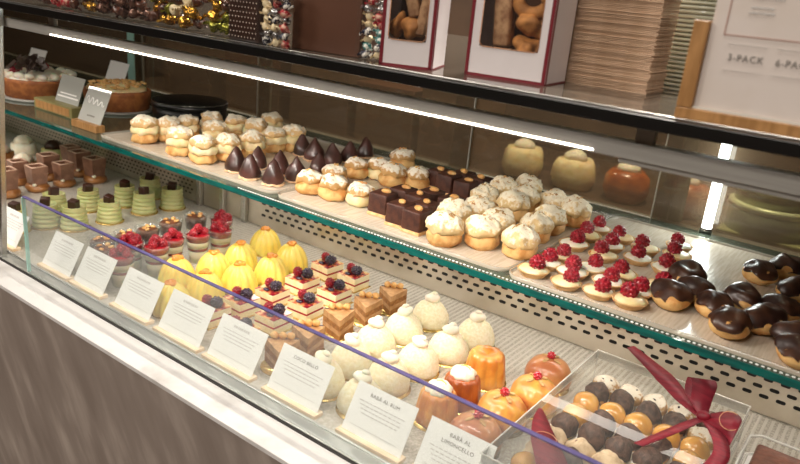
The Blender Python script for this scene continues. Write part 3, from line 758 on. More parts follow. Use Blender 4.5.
# ------------------------------------------------------------------ far left of the upper shelf
m_glasscard = clear('acrylic_sign', '#c9ccc8', body=.8, body_col='#c4c4bd', ior=1.6)
m_terra = mat('baked_tart_crust', '#9a5a33', '#b8733f', scale=60, rough=.65, bump=.001)
m_curl = mat('chocolate_curls', '#3c2d26', '#54433a', scale=60, rough=.4)
m_block = mat('olive_block', '#8f8658', '#7d7448', scale=14, rough=.4)
def shelf_sign(x, y, w, label, script, holder=True):
    t = empty('shelf_sign', (x, y, 1.162)); tag(t, label, 'sign')
    if holder: MB().box((0, 0, .008), (w * 1.12, .022, .016), .0012).build('wooden_holder', m_wood_dark, t)
    R = Matrix.Translation((0, .002, .014)) @ Matrix.Rotation(math.radians(-24), 4, 'X')
    c = MB().box((0, 0, .04), (w, .0015, .08), M=R).build('sign_plate', m_glasscard, t)
    F = R @ Matrix.Translation((0, -.0012, .04)) @ Matrix.Rotation(PI / 2, 4, 'X')
    mb = MB(); pts = []
    for k in range(60):
        u = k / 59; pts.append(tuple(F @ Vector((-w * .4 + u * w * .8, .012 + .008 * math.sin(u * 25 + script) * (1 - .4 * u) - .006 * u, 0))))
    mb.tube(pts, .0009, 5)
    mb.build('white_script', m_card, c)
    mb = MB()
    for k in range(6): mb.box((-.012 + k * .005, -.024, 0), (.0032, .0038, .0002), M=F)
    mb.build('small_lettering', m_ink, c)
shelf_sign(-1.472, .856, .088, 'grey etched sign in a wooden holder at the edge of the glass shelf', 0)
t = empty('olive_stand', (-1.665, .905, 1.162)); tag(t, 'dull olive block under the grey sign behind the wooden sign holder', 'stand')
MB().box((0, 0, .013), (.17, .05, .026), .002).build('block', m_block, t)
MB().box((0, -.0255, .013), (.150, .001, .018), .0002, seg=1).build('front_plate', m_wood_dark, t)
t2 = empty('shelf_sign', (-1.645, .905, 1.188)); tag(t2, 'shiny grey clear sign standing on the olive block', 'sign')
R = Matrix.Translation((0, .0, .0)) @ Matrix.Rotation(math.radians(-20), 4, 'X')
c = MB().box((0, 0, .033), (.10, .0015, .066), M=R).build('sign_plate', m_glasscard, t2)
MB().box((0, -.0012, .014), (.09, .0006, .004), M=R).box((0, -.0012, .022), (.07, .0006, .003), M=R).build('white_script', m_card, c)

def tart(x, y, r, label, kind):
    t = empty('large_tart', (x, y, 1.162)); tag(t, label, 'tart')
    MB().lathe([(0, 0), (r * 1.05, 0), (r * 1.07, .006), (r * 1.05, .006), (0, .003)], 48).build('serving_plate', m_prof, t)
    MB().lathe([(0, .004), (r * .93, .004), (r, .045), (r * 1.01, .052), (r * .96, .054), (r * .92, .05), (0, .048)], 90, lambda a, q: 1 + .012 * math.sin(44 * a), amp=.001, freq=40).build('tart_crust', m_terra, t)
    MB().lathe([(r * .93, .048), (r * .88, .058), (r * .5, .066), (0, .069)], 40, amp=.008, freq=32, seed=kind).build('cream_topping', m_cream if kind else m_white_cream, t)
    rs = random.Random(kind + 3)
    if kind == 0:
        mb = MB()
        for k in range(46):
            a = rs.uniform(0, 6.28); q = r * .5 * math.sqrt(rs.random())
            mb.box((0, 0, 0), (rs.uniform(.015, .03), rs.uniform(.008, .016), .002), .0006, seg=1, M=R3(rs.uniform(-1.2, 1.2), rs.uniform(-1.2, 1.2), a, (q * math.cos(a) + .01, q * math.sin(a) - .03, .076 + rs.uniform(0, .028))))
        mb.build('chocolate_curls', m_curl, t)
        for k in range(5):
            a = 2.5 + k * .55; drupes(MB(), (r * .72 * math.cos(a), r * .72 * math.sin(a), .072), .012, .012, 30).build('raspberry', m_rasp, t)
        mb = MB()
        for k in range(16):
            a = k * .39; mb.blob((r * .82 * math.cos(a), r * .82 * math.sin(a), .062), (.016, .012, .009), 2, .004, 80, k)
        mb.build('piped_cream', m_white_cream, t)
    else:
        mb = MB()
        for k in range(60):
            a = rs.uniform(0, 6.28); q = r * .9 * math.sqrt(rs.random())
            mb.blob((q * math.cos(a), q * math.sin(a), .07 - q * q * 1.1), (.009, .006, .004), 1, .002, 150, k)
        mb.build('nut_pieces', m_nut, t)
tart(-1.875, .965, .09, 'large tart with chocolate curls at the far left of the shelf', 0)
tart(-1.65, 1.045, .08, 'large nut-topped tart behind the grey etched sign', 1)
for x, y, z, lab in ((-2.19, 1.10, 1.162, 'blank white card standing behind the chocolate curl tart'), (-1.885, 1.175, 1.162, 'blank white card standing behind the nut tart')):
    t = empty('white_card', (x, y, z)); tag(t, lab, 'price card')
    MB().box((0, 0, .006), (.085, .02, .012), .001).build('wooden_holder', m_wood_dark, t)
    R = Matrix.Translation((0, 0, .01)) @ Matrix.Rotation(math.radians(-22), 4, 'X')
    MB().box((0, 0, .04), (.092, .001, .08), M=R).build('card', m_card, t)
t = empty('round_tin', (-1.478, 1.135, 1.162)); tag(t, 'round black lidded cake tin behind the cream puffs', 'tin')
MB().lathe([(0, 0), (.088, 0), (.09, .003), (.09, .036), (0, .036)], 56).build('tin_body', m_bar, t)
ld = MB().lathe([(.092, .032), (.093, .034), (.093, .043), (.088, .046), (.02, .049), (0, .049)], 56).build('tin_lid', m_bar, t)
MB().tube([(.093 * math.cos(a / 8 * PI), .093 * math.sin(a / 8 * PI), .0445) for a in range(16)], .0009, 5, closed=True).build('lid_rim', m_steel, ld)
# pale pastries at the far back left of the deck
for i, (x, y, m) in enumerate(((-2.13, 1.03, m_white_cream), (-2.03, 1.07, m_green), (-2.06, .93, m_caramel), (-1.93, .93, m_caramel))):
    t = empty('cream_cake', (x, y, DKZ)); tag(t, ['cream-topped cake at the far left back of the deck', 'green cake with chocolate at the far left back', 'brown cake at the far left edge of the deck', 'brown cake just left of the square cakes'][i], 'cake', 'cakes at the far left of the deck')
    MB().lathe([(0, 0), (.034, 0), (.036, .01), (.034, .035), (0, .037)], 28, amp=.002, freq=40, seed=i).build('cake_base', m, t)
    MB().lathe([(0, .035), (.026, .036), (.022, .048), (.01, .058), (0, .06)], 24, lambda a, q: 1 + .1 * math.sin(7 * a), amp=.002, freq=60, seed=i).build('cream_topping', m_choc if i == 1 else m_white_cream, t)

# ------------------------------------------------------------------ gift box of small pastries
m_box = clear('clear_plastic', '#fdfdfc', body=.02, body_col='#f3efe8', ior=1.3, gloss=.7)
m_skirt = clear('clear_lid_skirt', '#f8f8f7', body=.32, body_col='#f6f3ec')
m_boxedge = clear('clear_plastic_edge', '#f4f4f2', body=.6, body_col='#f1efe8')
m_ribbon = mat('burgundy_satin', '#6a0f1f', '#7f1828', scale=30, rough=.45, coat=0, stretch=(1, 6, 1), spec=.35)
m_emblem = mat('gold_print', '#c58f6a', rough=.4)
m_goldbun = mat('golden_glazed_choux', '#c98f3c', '#dba954', scale=30, rough=.22, coat=.6, bump=.0004, sss=.1)
m_cocoa = mat('cocoa_coating', '#3a241c', '#5c4034', scale=130, rough=.6, bump=.0012, bscale=150)
m_speck = mat('nut_meringue', '#d3bc9c', '#a88a68', scale=85, rough=.75, bump=.002, bscale=110, lo=.5, hi=.75)
m_paper = mat('paper_case', '#efe4d2', rough=.8)
bx0, bx1, by0, by1, bh = -.312, -.088, .66, 1.022, .062
gb = empty('gift_box', ((bx0 + bx1) / 2, (by0 + by1) / 2, DKZ)); tag(gb, 'clear plastic gift box of small pastries behind the low pane', 'gift box')
w, d = bx1 - bx0, by1 - by0
MB().box((0, 0, .0022), (w, d, .002), .0006).build('box_floor', m_card, gb)
mb = MB()
for sx in (-1, 1): mb.box((sx * w / 2, 0, bh / 2), (.0012, d, bh - .004))
for sy in (-1, 1): mb.box((0, sy * d / 2, bh / 2), (w, .0012, bh - .004))
mb.build('box_wall', m_box, gb)
mb = MB()
for sx in (-1, 1): mb.box((sx * (w / 2 + .0016), 0, bh - .007), (.0008, d, .013))
for sy in (-1, 1): mb.box((0, sy * (d / 2 + .0016), bh - .007), (w, .0008, .013))
mb.build('lid_skirt', m_skirt, gb)
lid = MB().box((0, 0, bh), (w + .004, d + .004, .0012)).build('box_lid', m_box, gb)
mb = MB(); a, b = w / 2 + .002, d / 2 + .002
for z in (bh, bh - .014): mb.tube([(-a, -b, z), (a, -b, z), (a, b, z), (-a, b, z)], .0011, 6, closed=True)
for sx in (-1, 1):
    for sy in (-1, 1): mb.tube([(sx * w / 2, sy * d / 2, .003), (sx * w / 2, sy * d / 2, bh - .002)], .0010, 6)
mb.build('folded_edges', m_boxedge, lid)
def praline(kind, s):
    t = empty({'gold': 'golden_choux', 'dark': 'cocoa_truffle', 'speck': 'nut_meringue', 'pale': 'cream_choux'}[kind])
    MB().lathe([(0, 0), (.0135, 0), (.0185, .012), (.0175, .012), (.013, .001), (0, .001)], 40, lambda a, q: 1 + .05 * math.sin(20 * a) * q).build('paper_case', m_paper, t)
    if kind == 'gold': MB().blob((0, 0, .022), (.0205, .0198, .0195), 3, .0022, 45, s).build('glazed_top', m_goldbun, t)
    if kind == 'dark':
        MB().blob((0, 0, .016), (.0165, .0165, .013), 3, .0025, 60, s).build('choux_base', m_crust, t)
        MB().lathe([(.0175, .014), (.0195, .02), (.0185, .029), (.014, .037), (.007, .042), (0, .043)], 30, amp=.005, freq=60, seed=s).build('cocoa_coat', m_cocoa, t)
    if kind == 'speck':
        MB().blob((0, 0, .02), (.0205, .0198, .019), 4, .006, 75, s).build('meringue', m_speck, t)
        MB().blob((0, 0, .0345), (.0085, .0085, .0035), 2, .002, 150, s).build('cocoa_centre', m_mousse, t)
    if kind == 'pale':
        MB().blob((0, 0, .019), (.0208, .0198, .0175), 4, .005, 60, s).build('cream_choux', m_sugar_heavy, t)
        mb = MB()
        for k in range(4): mb.blob((.006 * math.cos(k * 2.1 + s) , .008 * math.sin(k * 2.1 + s), .0335), (.0035, .0022, .0018), 1, .001, 150, k)
        mb.build('chocolate_chips', m_choc, t)
    return t
xs = [-.282, -.243, -.204, -.165, -.1255]
rows = [(.995, ['pale', 'pale', 'pale', 'pale', 'dark']), (.957, ['dark', 'dark', 'dark', 'dark', 'pale']), (.918, ['gold'] * 5),
        (.879, ['gold', 'dark', 'dark', 'dark', 'gold']), (.840, ['dark', 'dark', 'dark', 'dark', 'dark']), (.801, ['speck'] * 5), (.762, ['speck', 'dark', 'speck', 'gold', 'gold']), (.723, ['gold', 'speck', 'dark', 'dark', 'speck']), (.685, ['gold', 'gold', 'dark', 'speck', 'gold'])]
DN = {'gold': 'golden glazed choux', 'dark': 'dark cocoa truffle', 'speck': 'speckled nut meringue', 'pale': 'pale sugared choux'}
pp = {}
RN = ['ninth', 'eighth', 'seventh', 'sixth', 'fifth', 'fourth', 'third', 'second', 'first']
CN = ['by the left wall', 'second from left', 'in the middle', 'second from right', 'by the right wall']
ROWN = ['back row', 'second row from the back', 'third row from the back', 'fourth row from the back', 'middle row', 'fourth row from the front', 'third row from the front', 'second row from the front', 'front row']
for ri, (y, ks) in enumerate(rows):
    for ci, k in enumerate(ks):
        rs = random.Random(ri * 9 + ci)
        key = (k, rs.randrange(2))
        if key in pp: o = copy_tree(pp[key])
        else: o = pp[key] = praline(k, ri * 3 + ci)
        o.location = (xs[ci] + rs.uniform(-.001, .001), y, DKZ + .0034); o.rotation_euler = (0, 0, rs.uniform(-2, 2)); s_ = rs.uniform(.95, .99); o.scale = (s_,) * 3
        tag(o, '%s in the gift box, %s %s' % (DN[k], ROWN[ri], CN[ci]), 'praline' if k == 'dark' else 'pastry', 'small pastries in the clear gift box')
# ribbon and bow on the lid
kn = Vector((-.128, .925, DKZ + bh + .006))
rb = empty('ribbon_bow', tuple(kn)); tag(rb, 'burgundy satin ribbon bow tied on top of the clear gift box', 'ribbon')
def strip(name, pts, side, widths, parent=rb, sub=8):
    P = [Vector(p) for p in pts]; out = []; ws = []; sd = []
    n = len(P)
    for i in range(n - 1):
        p0, p1, p2, p3 = P[max(i - 1, 0)], P[i], P[i + 1], P[min(i + 2, n - 1)]
        for k in range(sub):
            t = k / sub
            out.append(.5 * ((2 * p1) + (p2 - p0) * t + (2 * p0 - 5 * p1 + 4 * p2 - p3) * t * t + (3 * p1 - p0 - 3 * p2 + p3) * t ** 3))
            ws.append(widths[i] * (1 - t) + widths[i + 1] * t)
            sd.append(Vector(side[i]).lerp(Vector(side[i + 1]), t))
    out.append(P[-1]); ws.append(widths[-1]); sd.append(Vector(side[-1]))
    return MB().strip(out, sd, ws, .0004).build(name, m_ribbon, parent)
MB().blob((0, 0, .006), (.009, .008, .008), 3, .0015, 90, 2).build('knot', m_ribbon, rb)
# upright loop (towards the back left) and side loop
strip('bow_loop', [(0, 0, .004), (-.010, .018, .014), (-.014, .040, .030), (-.022, .045, .034), (-.022, .030, .018), (-.004, .004, .005)],
      [(1, .2, 0), (1, .3, 0), (1, .3, .1), (1, .35, .1), (1, .35, 0), (1, .2, 0)], [.008, .026, .032, .034, .026, .008])
sl = strip('bow_loop', [(0, 0, .004), (.018, -.002, .010), (.036, -.010, .014), (.044, -.018, .009), (.030, -.018, .001), (.004, -.002, .003)],
      [(0, 1, .2), (0, 1, .4), (.1, 1, .6), (.1, 1, .7), (0, 1, .5), (0, 1, .2)], [.008, .030, .038, .036, .026, .008])
strip('ribbon_tail', [(0, 0, .003), (-.035, .03, .004), (-.072, .062, .008), (-.140, .108, .014)],
      [(.4, 1, .1), (.6, .8, .3), (.6, .8, .4), (.6, .8, .2)], [.009, .021, .024, .012])
strip('ribbon_tail', [(0, 0, .003), (-.012, -.035, .004), (-.024, -.07, .004), (-.046, -.122, .001)],
      [(1, -.2, .1), (1, -.2, .2), (1, -.3, .2), (1, -.3, .2)], [.009, .015, .015, .012])
strip('ribbon_tail', [(0, 0, .003), (.026, -.032, .005), (.040, -.070, .003), (.036, -.115, .001), (.03, -.17, -.001)],
      [(.8, .5, 0), (1, .3, 0), (1, .1, 0), (1, 0, 0), (1, 0, 0)], [.009, .019, .02, .02, .02])
# wide printed ribbon over the left edge of the lid
t = empty('printed_ribbon', (-.27, .72, DKZ + bh + .001)); tag(t, 'wide burgundy ribbon with gold circle print across the gift box lid', 'ribbon')
z0 = .0012
strip('ribbon_band', [(-.034, .076, z0), (-.018, .045, z0 + .001), (.004, .01, z0 + .002), (.028, -.022, z0 + .002), (.045, -.05, z0 + .001)],
      [(1, .6, 0), (1, .55, 0), (1, .6, 0), (1, .7, 0), (1, .7, 0)], [.004, .022, .034, .038, .040], t)
mb = MB(); c0 = (.004, .012)
mb.tube([(c0[0] + .0135 * math.cos(k * PI / 16), c0[1] + .0105 * math.sin(k * PI / 16), z0 + .0062) for k in range(32)], .0005, 5, closed=True)
mb.tube([(c0[0] - .008 + k * .0009, c0[1] - .001 + .0022 * math.sin(k * 1.1), z0 + .0062) for k in range(18)], .0004, 4)
mb.build('circle_print', m_emblem, t, 'thin gold circle print')
mb = MB()
c1 = Vector((.033, -.010, .019))
M = R3(.75, .1, 0, tuple(c1))
mb.tube([tuple(M @ Vector((.0125 * math.cos(k * PI / 16), .0125 * math.sin(k * PI / 16), 0))) for k in range(6, 30)], .0006, 5)
mb.build('circle_print', m_emblem, sl, 'thin gold circle print')

# second pack at the right
m_slab = mat('dark_nougat', '#6d3a2a', '#8a5240', scale=60, rough=.35, coat=.4, bump=.0015, lo=.42, hi=.66)
t = empty('sweet_pack', (.02, .85, DKZ)); tag(t, 'flat clear tray of dark brown nougat right of the gift box', 'pack')
w2, d2 = .19, .33
MB().prism([(-w2 / 2 + .014, d2 / 2), (-w2 / 2, d2 / 2 - .014), (-w2 / 2, -d2 / 2), (w2 / 2, -d2 / 2), (w2 / 2, d2 / 2)], .001, .003).build('tray_floor', m_card, t)
mb = MB()
for z, k in ((.003, .97), (.03, 1.0)): mb.tube([((-w2 / 2 + .014) * k, d2 / 2 * k, z), (-w2 / 2 * k, (d2 / 2 - .014) * k, z), (-w2 / 2 * k, -d2 / 2 * k, z), (w2 / 2 * k, -d2 / 2 * k, z), (w2 / 2 * k, d2 / 2 * k, z)], .0022, 6, closed=True)
mb.build('tray_rim', m_boxedge, t)
mb = MB(); mb.box((-w2 / 2, -.007, .0165), (.001, d2 - .016, .027)); mb.box((.007, d2 / 2, .0165), (w2 - .016, .001, .027))
mb.build('tray_wall', m_box, t)
nb = MB().box((0, 0, .0145), (w2 - .024, d2 - .024, .022), .005, seg=3)
nb.build('nougat_slab', m_slab, t)

# ------------------------------------------------------------------ things on the counter top
m_redline = mat('dark_red_border', '#70101f', rough=.45)
m_whitebox = mat('white_carton', '#dcd4d4', '#d2c9c9', scale=8, rough=.5)
m_film = clear('cellophane', '#fbfaf8', body=.006, ior=1.25, rough=.08, gloss=.8)
m_cookie = mat('baked_cookie', '#d09050', '#a06a38', scale=60, rough=.7, bump=.001)
m_rusk = mat('nutty_rusk', '#c29a74', '#94694a', scale=90, rough=.7, bump=.0015)
m_inside = mat('brown_carton_lining', '#5e3c28', rough=.8)
def giftcarton(x, y, w, d, h, rz, label, seed, wx0, wx1, wz0, goods_in):
    """carton with a see-through window; origin at the front left bottom corner"""
    t = empty('cookie_carton', (x, y, TOPZ), rz); tag(t, label, 'carton', 'white cookie cartons on the counter top')
    th = .0015; r = .004
    # front panel around the window
    mb = MB()
    def pan(a, b, c_, e): mb.box(((a + b) / 2, th / 2, (c_ + e) / 2), (b - a, th, e - c_))
    pan(0, wx0, 0, h); pan(wx1, w, 0, h); pan(wx0, wx1, 0, wz0); pan(wx0, wx1, h - .02, h)
    mb.build('front_panel', m_whitebox, t)
    mb = MB(); mb.box((th / 2, d / 2, h / 2), (th, d - .003, h)); mb.box((w - th / 2, d / 2, h / 2), (th, d - .003, h)); mb.box((w / 2, d / 2, h), (w, d, th)); mb.box((w / 2, d / 2, .001), (w - .003, d - .003, .002))
    mb.build('side_panels', m_whitebox, t)
    MB().box((w / 2, d, h / 2), (w, th, h)).build('back_panel', m_inside, t)
    mb = MB(); g = -.0002; bw = .004
    mb.box((bw / 2, g, h / 2), (bw, .0006, h)); mb.box((w - bw / 2, g, h / 2), (bw, .0006, h)); mb.box((w / 2, g, bw * .4), (w, .0006, bw * .8))
    mb.box((w + .0002, .0035, h / 2), (.0006, .004, h)); mb.box((w + .0002, d / 2, .0008), (.0006, d, .0016))
    mb.build('red_border', m_redline, t)
    mb = MB(); mb.tube([(wx0, -.0003, h - .02), (wx0, -.0003, wz0 + r), (wx0 + r, -.0003, wz0), (wx1 - r, -.0003, wz0), (wx1, -.0003, wz0 + r), (wx1, -.0003, h - .02)], .0006, 5)
    mb.build('window_rim', m_emblem, t)
    MB().box(((wx0 + wx1) / 2, .0022, (wz0 + h - .02) / 2), (wx1 - wx0, .0004, h - .02 - wz0)).build('window_film', m_film, t)
    rs = random.Random(seed); M0 = Matrix.Translation((x, y, TOPZ)) @ Matrix.Rotation(rz, 4, 'Z')
    for kind, fx, cz, sx, sz, tilt, lab in goods_in:
        cx = wx0 + (wx1 - wx0) * fx; p = M0 @ Vector((cx, .008 + d * .22, cz))
        if kind == 'almond_rusk': o = MB().box((0, 0, 0), (sx, d * .3, sz), .003, seg=3).build(kind, m_rusk)
        elif kind == 'ring_cookie': o = MB().tube([(sx / 2 * math.cos(k * PI / 10), .0, sz / 2 * math.sin(k * PI / 10)) for k in range(20)], .0075, 12, closed=True).build(kind, m_cookie)
        else: o = MB().blob((0, 0, 0), (sx / 2, d * .2, sz / 2), 4, .008, 70, seed + int(fx * 10)).build(kind, m_cookie)
        o.location = p; o.rotation_euler = (0, tilt, rz); tag(o, lab, 'cookie', 'baked pieces in the white cartons')
giftcarton(-.516, .660, .062, .075, .15, math.radians(22), 'smaller white carton with red edges and cookies behind its window', 1, .0085, .0525, .030, [
    ('lumpy_cookie', .50, .041, .026, .022, 0, 'golden lumpy cookie at the bottom of the smaller carton window'),
    ('lumpy_cookie', .12, .046, .014, .030, .2, 'brown cookie at the left edge of the smaller carton window'),
    ('almond_rusk', .80, .058, .012, .044, .15, 'upright brown rusk at the right of the smaller carton window'),
    ('almond_rusk', .42, .078, .014, .046, -.3, 'tilted brown rusk at the top of the smaller carton window')])
giftcarton(-.428, .706, .0955, .070, .16, math.radians(6), 'larger white carton with dark red edges beside the paper stack', 2, .014, .083, .033, [
    ('almond_rusk', .24, .062, .019, .056, -.08, 'upright nutty rusk at the left of the larger carton window'),
    ('lumpy_cookie', .70, .060, .036, .026, .25, 'pale angular cookie in the middle of the larger carton window'),
    ('lumpy_cookie', .68, .037, .036, .020, 0, 'dark brown cookie at the bottom of the larger carton window'),
    ('ring_cookie', .68, .085, .034, .026, 0, 'golden ring cookie at the top of the larger carton window')])

# stack of brown paper bags
m_kraft = mat('kraft_paper', '#cdae92', '#bf9f82', scale=40, rough=.8)
rs = random.Random(5); z = TOPZ; n = 62
pb = MB().box((0, 0, .0007), (.175, .06, .0013), .0004, seg=1)
pb.box((.02, -.001, .0014), (.12, .055, .0003))
pm = pb.mesh('paper_bag', [m_kraft])
for k in range(n):
    o = bpy.data.objects.new('paper_bag', pm); COL.objects.link(o)
    o.location = (-.3345 + rs.uniform(-.0012, .0012), .82 + rs.uniform(-.0008, .0008), z); o.rotation_euler.z = rs.uniform(-.004, .004)
    tag(o, 'flat brown paper bag in the tall stack beside the larger white carton', 'paper bag', 'stacked brown paper bags')
    z += .0018
# stack of clear lids
lidm = MB().lathe([(.050, 0), (.052, .001), (.052, .003), (.046, .0042), (0, .0042)], 40).mesh('clear_lid', [clear('pale_lid_plastic', '#e2e4d8', body=.5, body_col='#d2d2be', ior=1.5)])
for k in range(22):
    o = bpy.data.objects.new('clear_lid', lidm); COL.objects.link(o); o.location = (-.236, .93, TOPZ + k * .0052)
    tag(o, 'clear round lid in the tall stack between paper bags and framed sign', 'lid', 'stacked clear lids')

# framed sign
m_signpaper = mat('cream_sign_paper', '#d8cdc6', '#d0c3b8', scale=10, rough=.6)
sg = empty('framed_sign', (-.03, .655, TOPZ)); tag(sg, 'wooden-framed price sign reading 3-PACK and 6-PACK on the counter top', 'sign')
W2 = .145; Hs = .083
MB().box((0, 0, .005), (W2 * 2, .012, .010), .0008).build('frame_foot', m_wood_dark, sg)
for s in (-1, 1): MB().box((s * (W2 - .0065), 0, .01 + (Hs - .01) / 2), (.013, .012, Hs - .0102), .0008).build('frame_post', m_wood_dark, sg)
pp_ = MB().box((0, .001, .01 + .075), (W2 * 2 - .027, .003, .15)).build('sign_paper', m_signpaper, sg)
MB().box((0, -.003, .0112), (W2 * 2 - .027, .002, .002)).build('clear_stop', m_boxedge, sg)
F = Matrix.Translation((.03, -.0011, 0)) @ Matrix.Rotation(PI / 2, 4, 'X')
mb = MB()
for s, x in (('3-PACK', -.1295), ('6-PACK', -.0925), ('12-PACK', -.05)):
    if s == '12-PACK': continue
    v, f = text_mesh(s, .0075); mb.add(v, f, 0, False, F @ Matrix.Translation((x, .0558, 0)))
mb.build('pack_lettering', m_ink, pp_)
mb = MB(); 
mb.box((-.035, .0735, 0), (.23, .0007, .0003), M=F); mb.box((-.150, .103, 0), (.0007, .06, .0003), M=F)
mb.build('printed_outline', m_ink_red, pp_)
mb = MB(); rs = random.Random(9)
for x0_, x1_, y_ in ((-.134, -.117, .0965), (-.135, -.118, .0925), (-.095, -.07, .1005), (-.134, -.112, .104), (-.095, -.072, .106)):
    x = x0_
    while x < x1_:
        q = rs.uniform(.001, .003); mb.box((x + q / 2, y_, 0), (q, .0016, .0003), M=F); x += q + .0006
for y_ in (.0665, .0455):
    mb.box((-.130, y_, 0), (.031, .0003, .0003), M=F); mb.box((-.092, y_, 0), (.031, .0003, .0003), M=F)
mb.build('small_print', m_ink_soft, pp_)

# brown carton, dotted bag, bags of wrapped sweets
m_browncarton = mat('brown_carton', '#5a3826', '#4f3020', scale=6, rough=.45)
m_dotbag = mat('dotted_brown_foil', '#2e1c16', '#3a251d', scale=30, rough=.4)
m_dot = mat('pale_dots', '#c8b8a8', rough=.5)
o = MB().box((0, 0, .075), (.104, .05, .15), .0015).build('brown_carton', m_browncarton); o.location = (-.621, .703, TOPZ); o.rotation_euler.z = math.radians(7)
tag(o, 'plain brown carton between two bags of wrapped sweets', 'carton')
t = empty('dotted_bag', (-.7325, .645, TOPZ), math.radians(0)); tag(t, 'dark brown paper bag with small pale dots, left of the colourful sweets', 'bag')
mb = MB(); mb.box((0, .015, .06), (.06, .03, .12), .006, seg=3); mb.build('bag_body', m_dotbag, t)
mb = MB()
for i in range(9):
    for k in range(18):
        mb.blob((-.025 + i * .006 + (.0027 if k % 2 else 0), -.0003, .007 + k * .0062), (.0009, .0005, .0012), 1)
mb.build('pale_dot_print', m_dot, t)
SW = [mat('gold_foil', '#c89a3c', '#8f6520', scale=120, rough=.25, metal=.8), mat('olive_foil', '#8a8a2c', '#5c5a18', scale=120, rough=.25, metal=.6),
      mat('brown_foil', '#3b2018', '#5c3526', scale=100, rough=.3, coat=.5), mat('plum_foil', '#4a2f2a', '#6e4f40', scale=100, rough=.3, metal=.5),
      mat('cream_wrapper', '#cdb68c', '#e8d8b4', scale=90, rough=.35), mat('silver_foil', '#c9c8c8', '#8d8c90', scale=140, rough=.25, metal=.8),
      mat('navy_wrapper', '#141a36', '#e8e4dc', scale=95, rough=.3, lo=.5, hi=.56), mat('red_wrapper', '#a32630', '#c9a08c', scale=95, rough=.3, lo=.5, hi=.6),
      mat('teal_wrapper', '#2c7a78', '#e4e4dc', scale=95, rough=.3, lo=.5, hi=.58)]
SWN = ['gold', 'olive', 'brown', 'plum', 'cream', 'silver', 'navy and white', 'red', 'teal']
def sweet(mi, s):
    t = empty('wrapped_sweet')
    MB().blob((0, 0, 0), (.0105, .0078, .0075), 3, .0028, 110, s).build('sweet_body', SW[mi], t)
    for sg_ in (-1, 1):
        mb = MB(); n = 10; v = []; f = []
        for k in range(n):
            y = (k / (n - 1) - .5); v.append((sg_ * .0095, y * .004, .0)); v.append((sg_ * .0165, y * .014, .0024 * (-1) ** k))
        for k in range(n - 1): f.append((2 * k, 2 * k + 1, 2 * k + 3, 2 * k + 2))
        mb.add(v, f, 0, False).build('twisted_end', SW[mi], t)
    return t
SP = {}
def sweetbag(x0, x1, y, depth, h, cols_, label, where, seed, rz=0, k=1):
    t = empty('cellophane_bag', ((x0 + x1) / 2, y + depth / 2, TOPZ), rz); tag(t, label, 'bag')
    w = x1 - x0
    mb = MB().box((0, 0, h / 2), (w, depth, h), .006, seg=3)
    for i, p in enumerate(mb.v):
        q = noise.noise_vector(Vector(p) * 45 + Vector((seed, 0, 0))) * .0016; mb.v[i] = (p[0] + q.x, p[1] + q.y, max(p[2] + q.z, .0003))
    mb.build('cellophane', m_film, t)
    rs = random.Random(seed); M0 = Matrix.Translation(t.location) @ Matrix.Rotation(rz, 4, 'Z')
    nx = max(1, int((w - .004) / (.0195 * k))); nz = int((h - .006) / (.0145 * k))
    lv = ['bottom', 'second', 'third', 'fourth', 'fifth', 'sixth', 'seventh', 'eighth', 'ninth', 'top']
    for iz in range(nz):
        for ix in range(nx):
            mi = cols_[rs.randrange(len(cols_))]
            if mi in SP: o = copy_tree(SP[mi])
            else: o = SP[mi] = sweet(mi, mi)
            o.location = M0 @ Vector((-w / 2 + (ix + .5) * w / nx + rs.uniform(-.001, .001), -depth / 2 + .0125 + rs.uniform(0, max(depth - .026, .001)), (.0105 + iz * .0145) * k))
            o.rotation_euler = (rs.uniform(-.5, .5), rs.uniform(-.5, .5), rs.uniform(-1, 1)); o.scale = (.9 * k, 1.15 * k, 1.1 * k)
            tag(o, '%s sweet in the bag %s, %s layer, number %s across' % (SWN[mi], where, lv[min(iz, 9)], ['one', 'two', 'three', 'four', 'five', 'six', 'seven', 'eight', 'nine'][ix]), 'sweet', 'wrapped sweets in cellophane bags')
sweetbag(-.5665, -.534, .672, .034, .085, [5, 6, 7, 8, 4], 'narrow cellophane bag of bright sweets left of the smaller carton', 'by the carton', 3, 0, .6)
sweetbag(-.6985, -.6500, .634, .030, .085, [5, 6, 7, 6, 4, 5], 'cellophane bag of navy and silver sweets right of the dotted bag', 'by the dotted bag', 4, 0, .62)
sweetbag(-.842, -.762, .662, .04, .07, [1, 0, 4, 2, 1], 'cellophane bag of olive and gold sweets left of the dotted bag', 'left of the dotted bag', 5)
sweetbag(-.985, -.862, .662, .045, .07, [2, 0, 1, 0, 2, 4], 'cellophane bag of gold and brown sweets, second of the left bags', 'of gold and brown', 6)
sweetbag(-1.125, -.995, .662, .045, .07, [3, 0, 3, 2], 'cellophane bag of plum and gold sweets at the left', 'of plum and gold', 7)
sweetbag(-1.30, -1.135, .662, .045, .06, [3, 2, 0, 7], 'cellophane bag of plum sweets at the far left of the counter top', 'at the far left', 8)

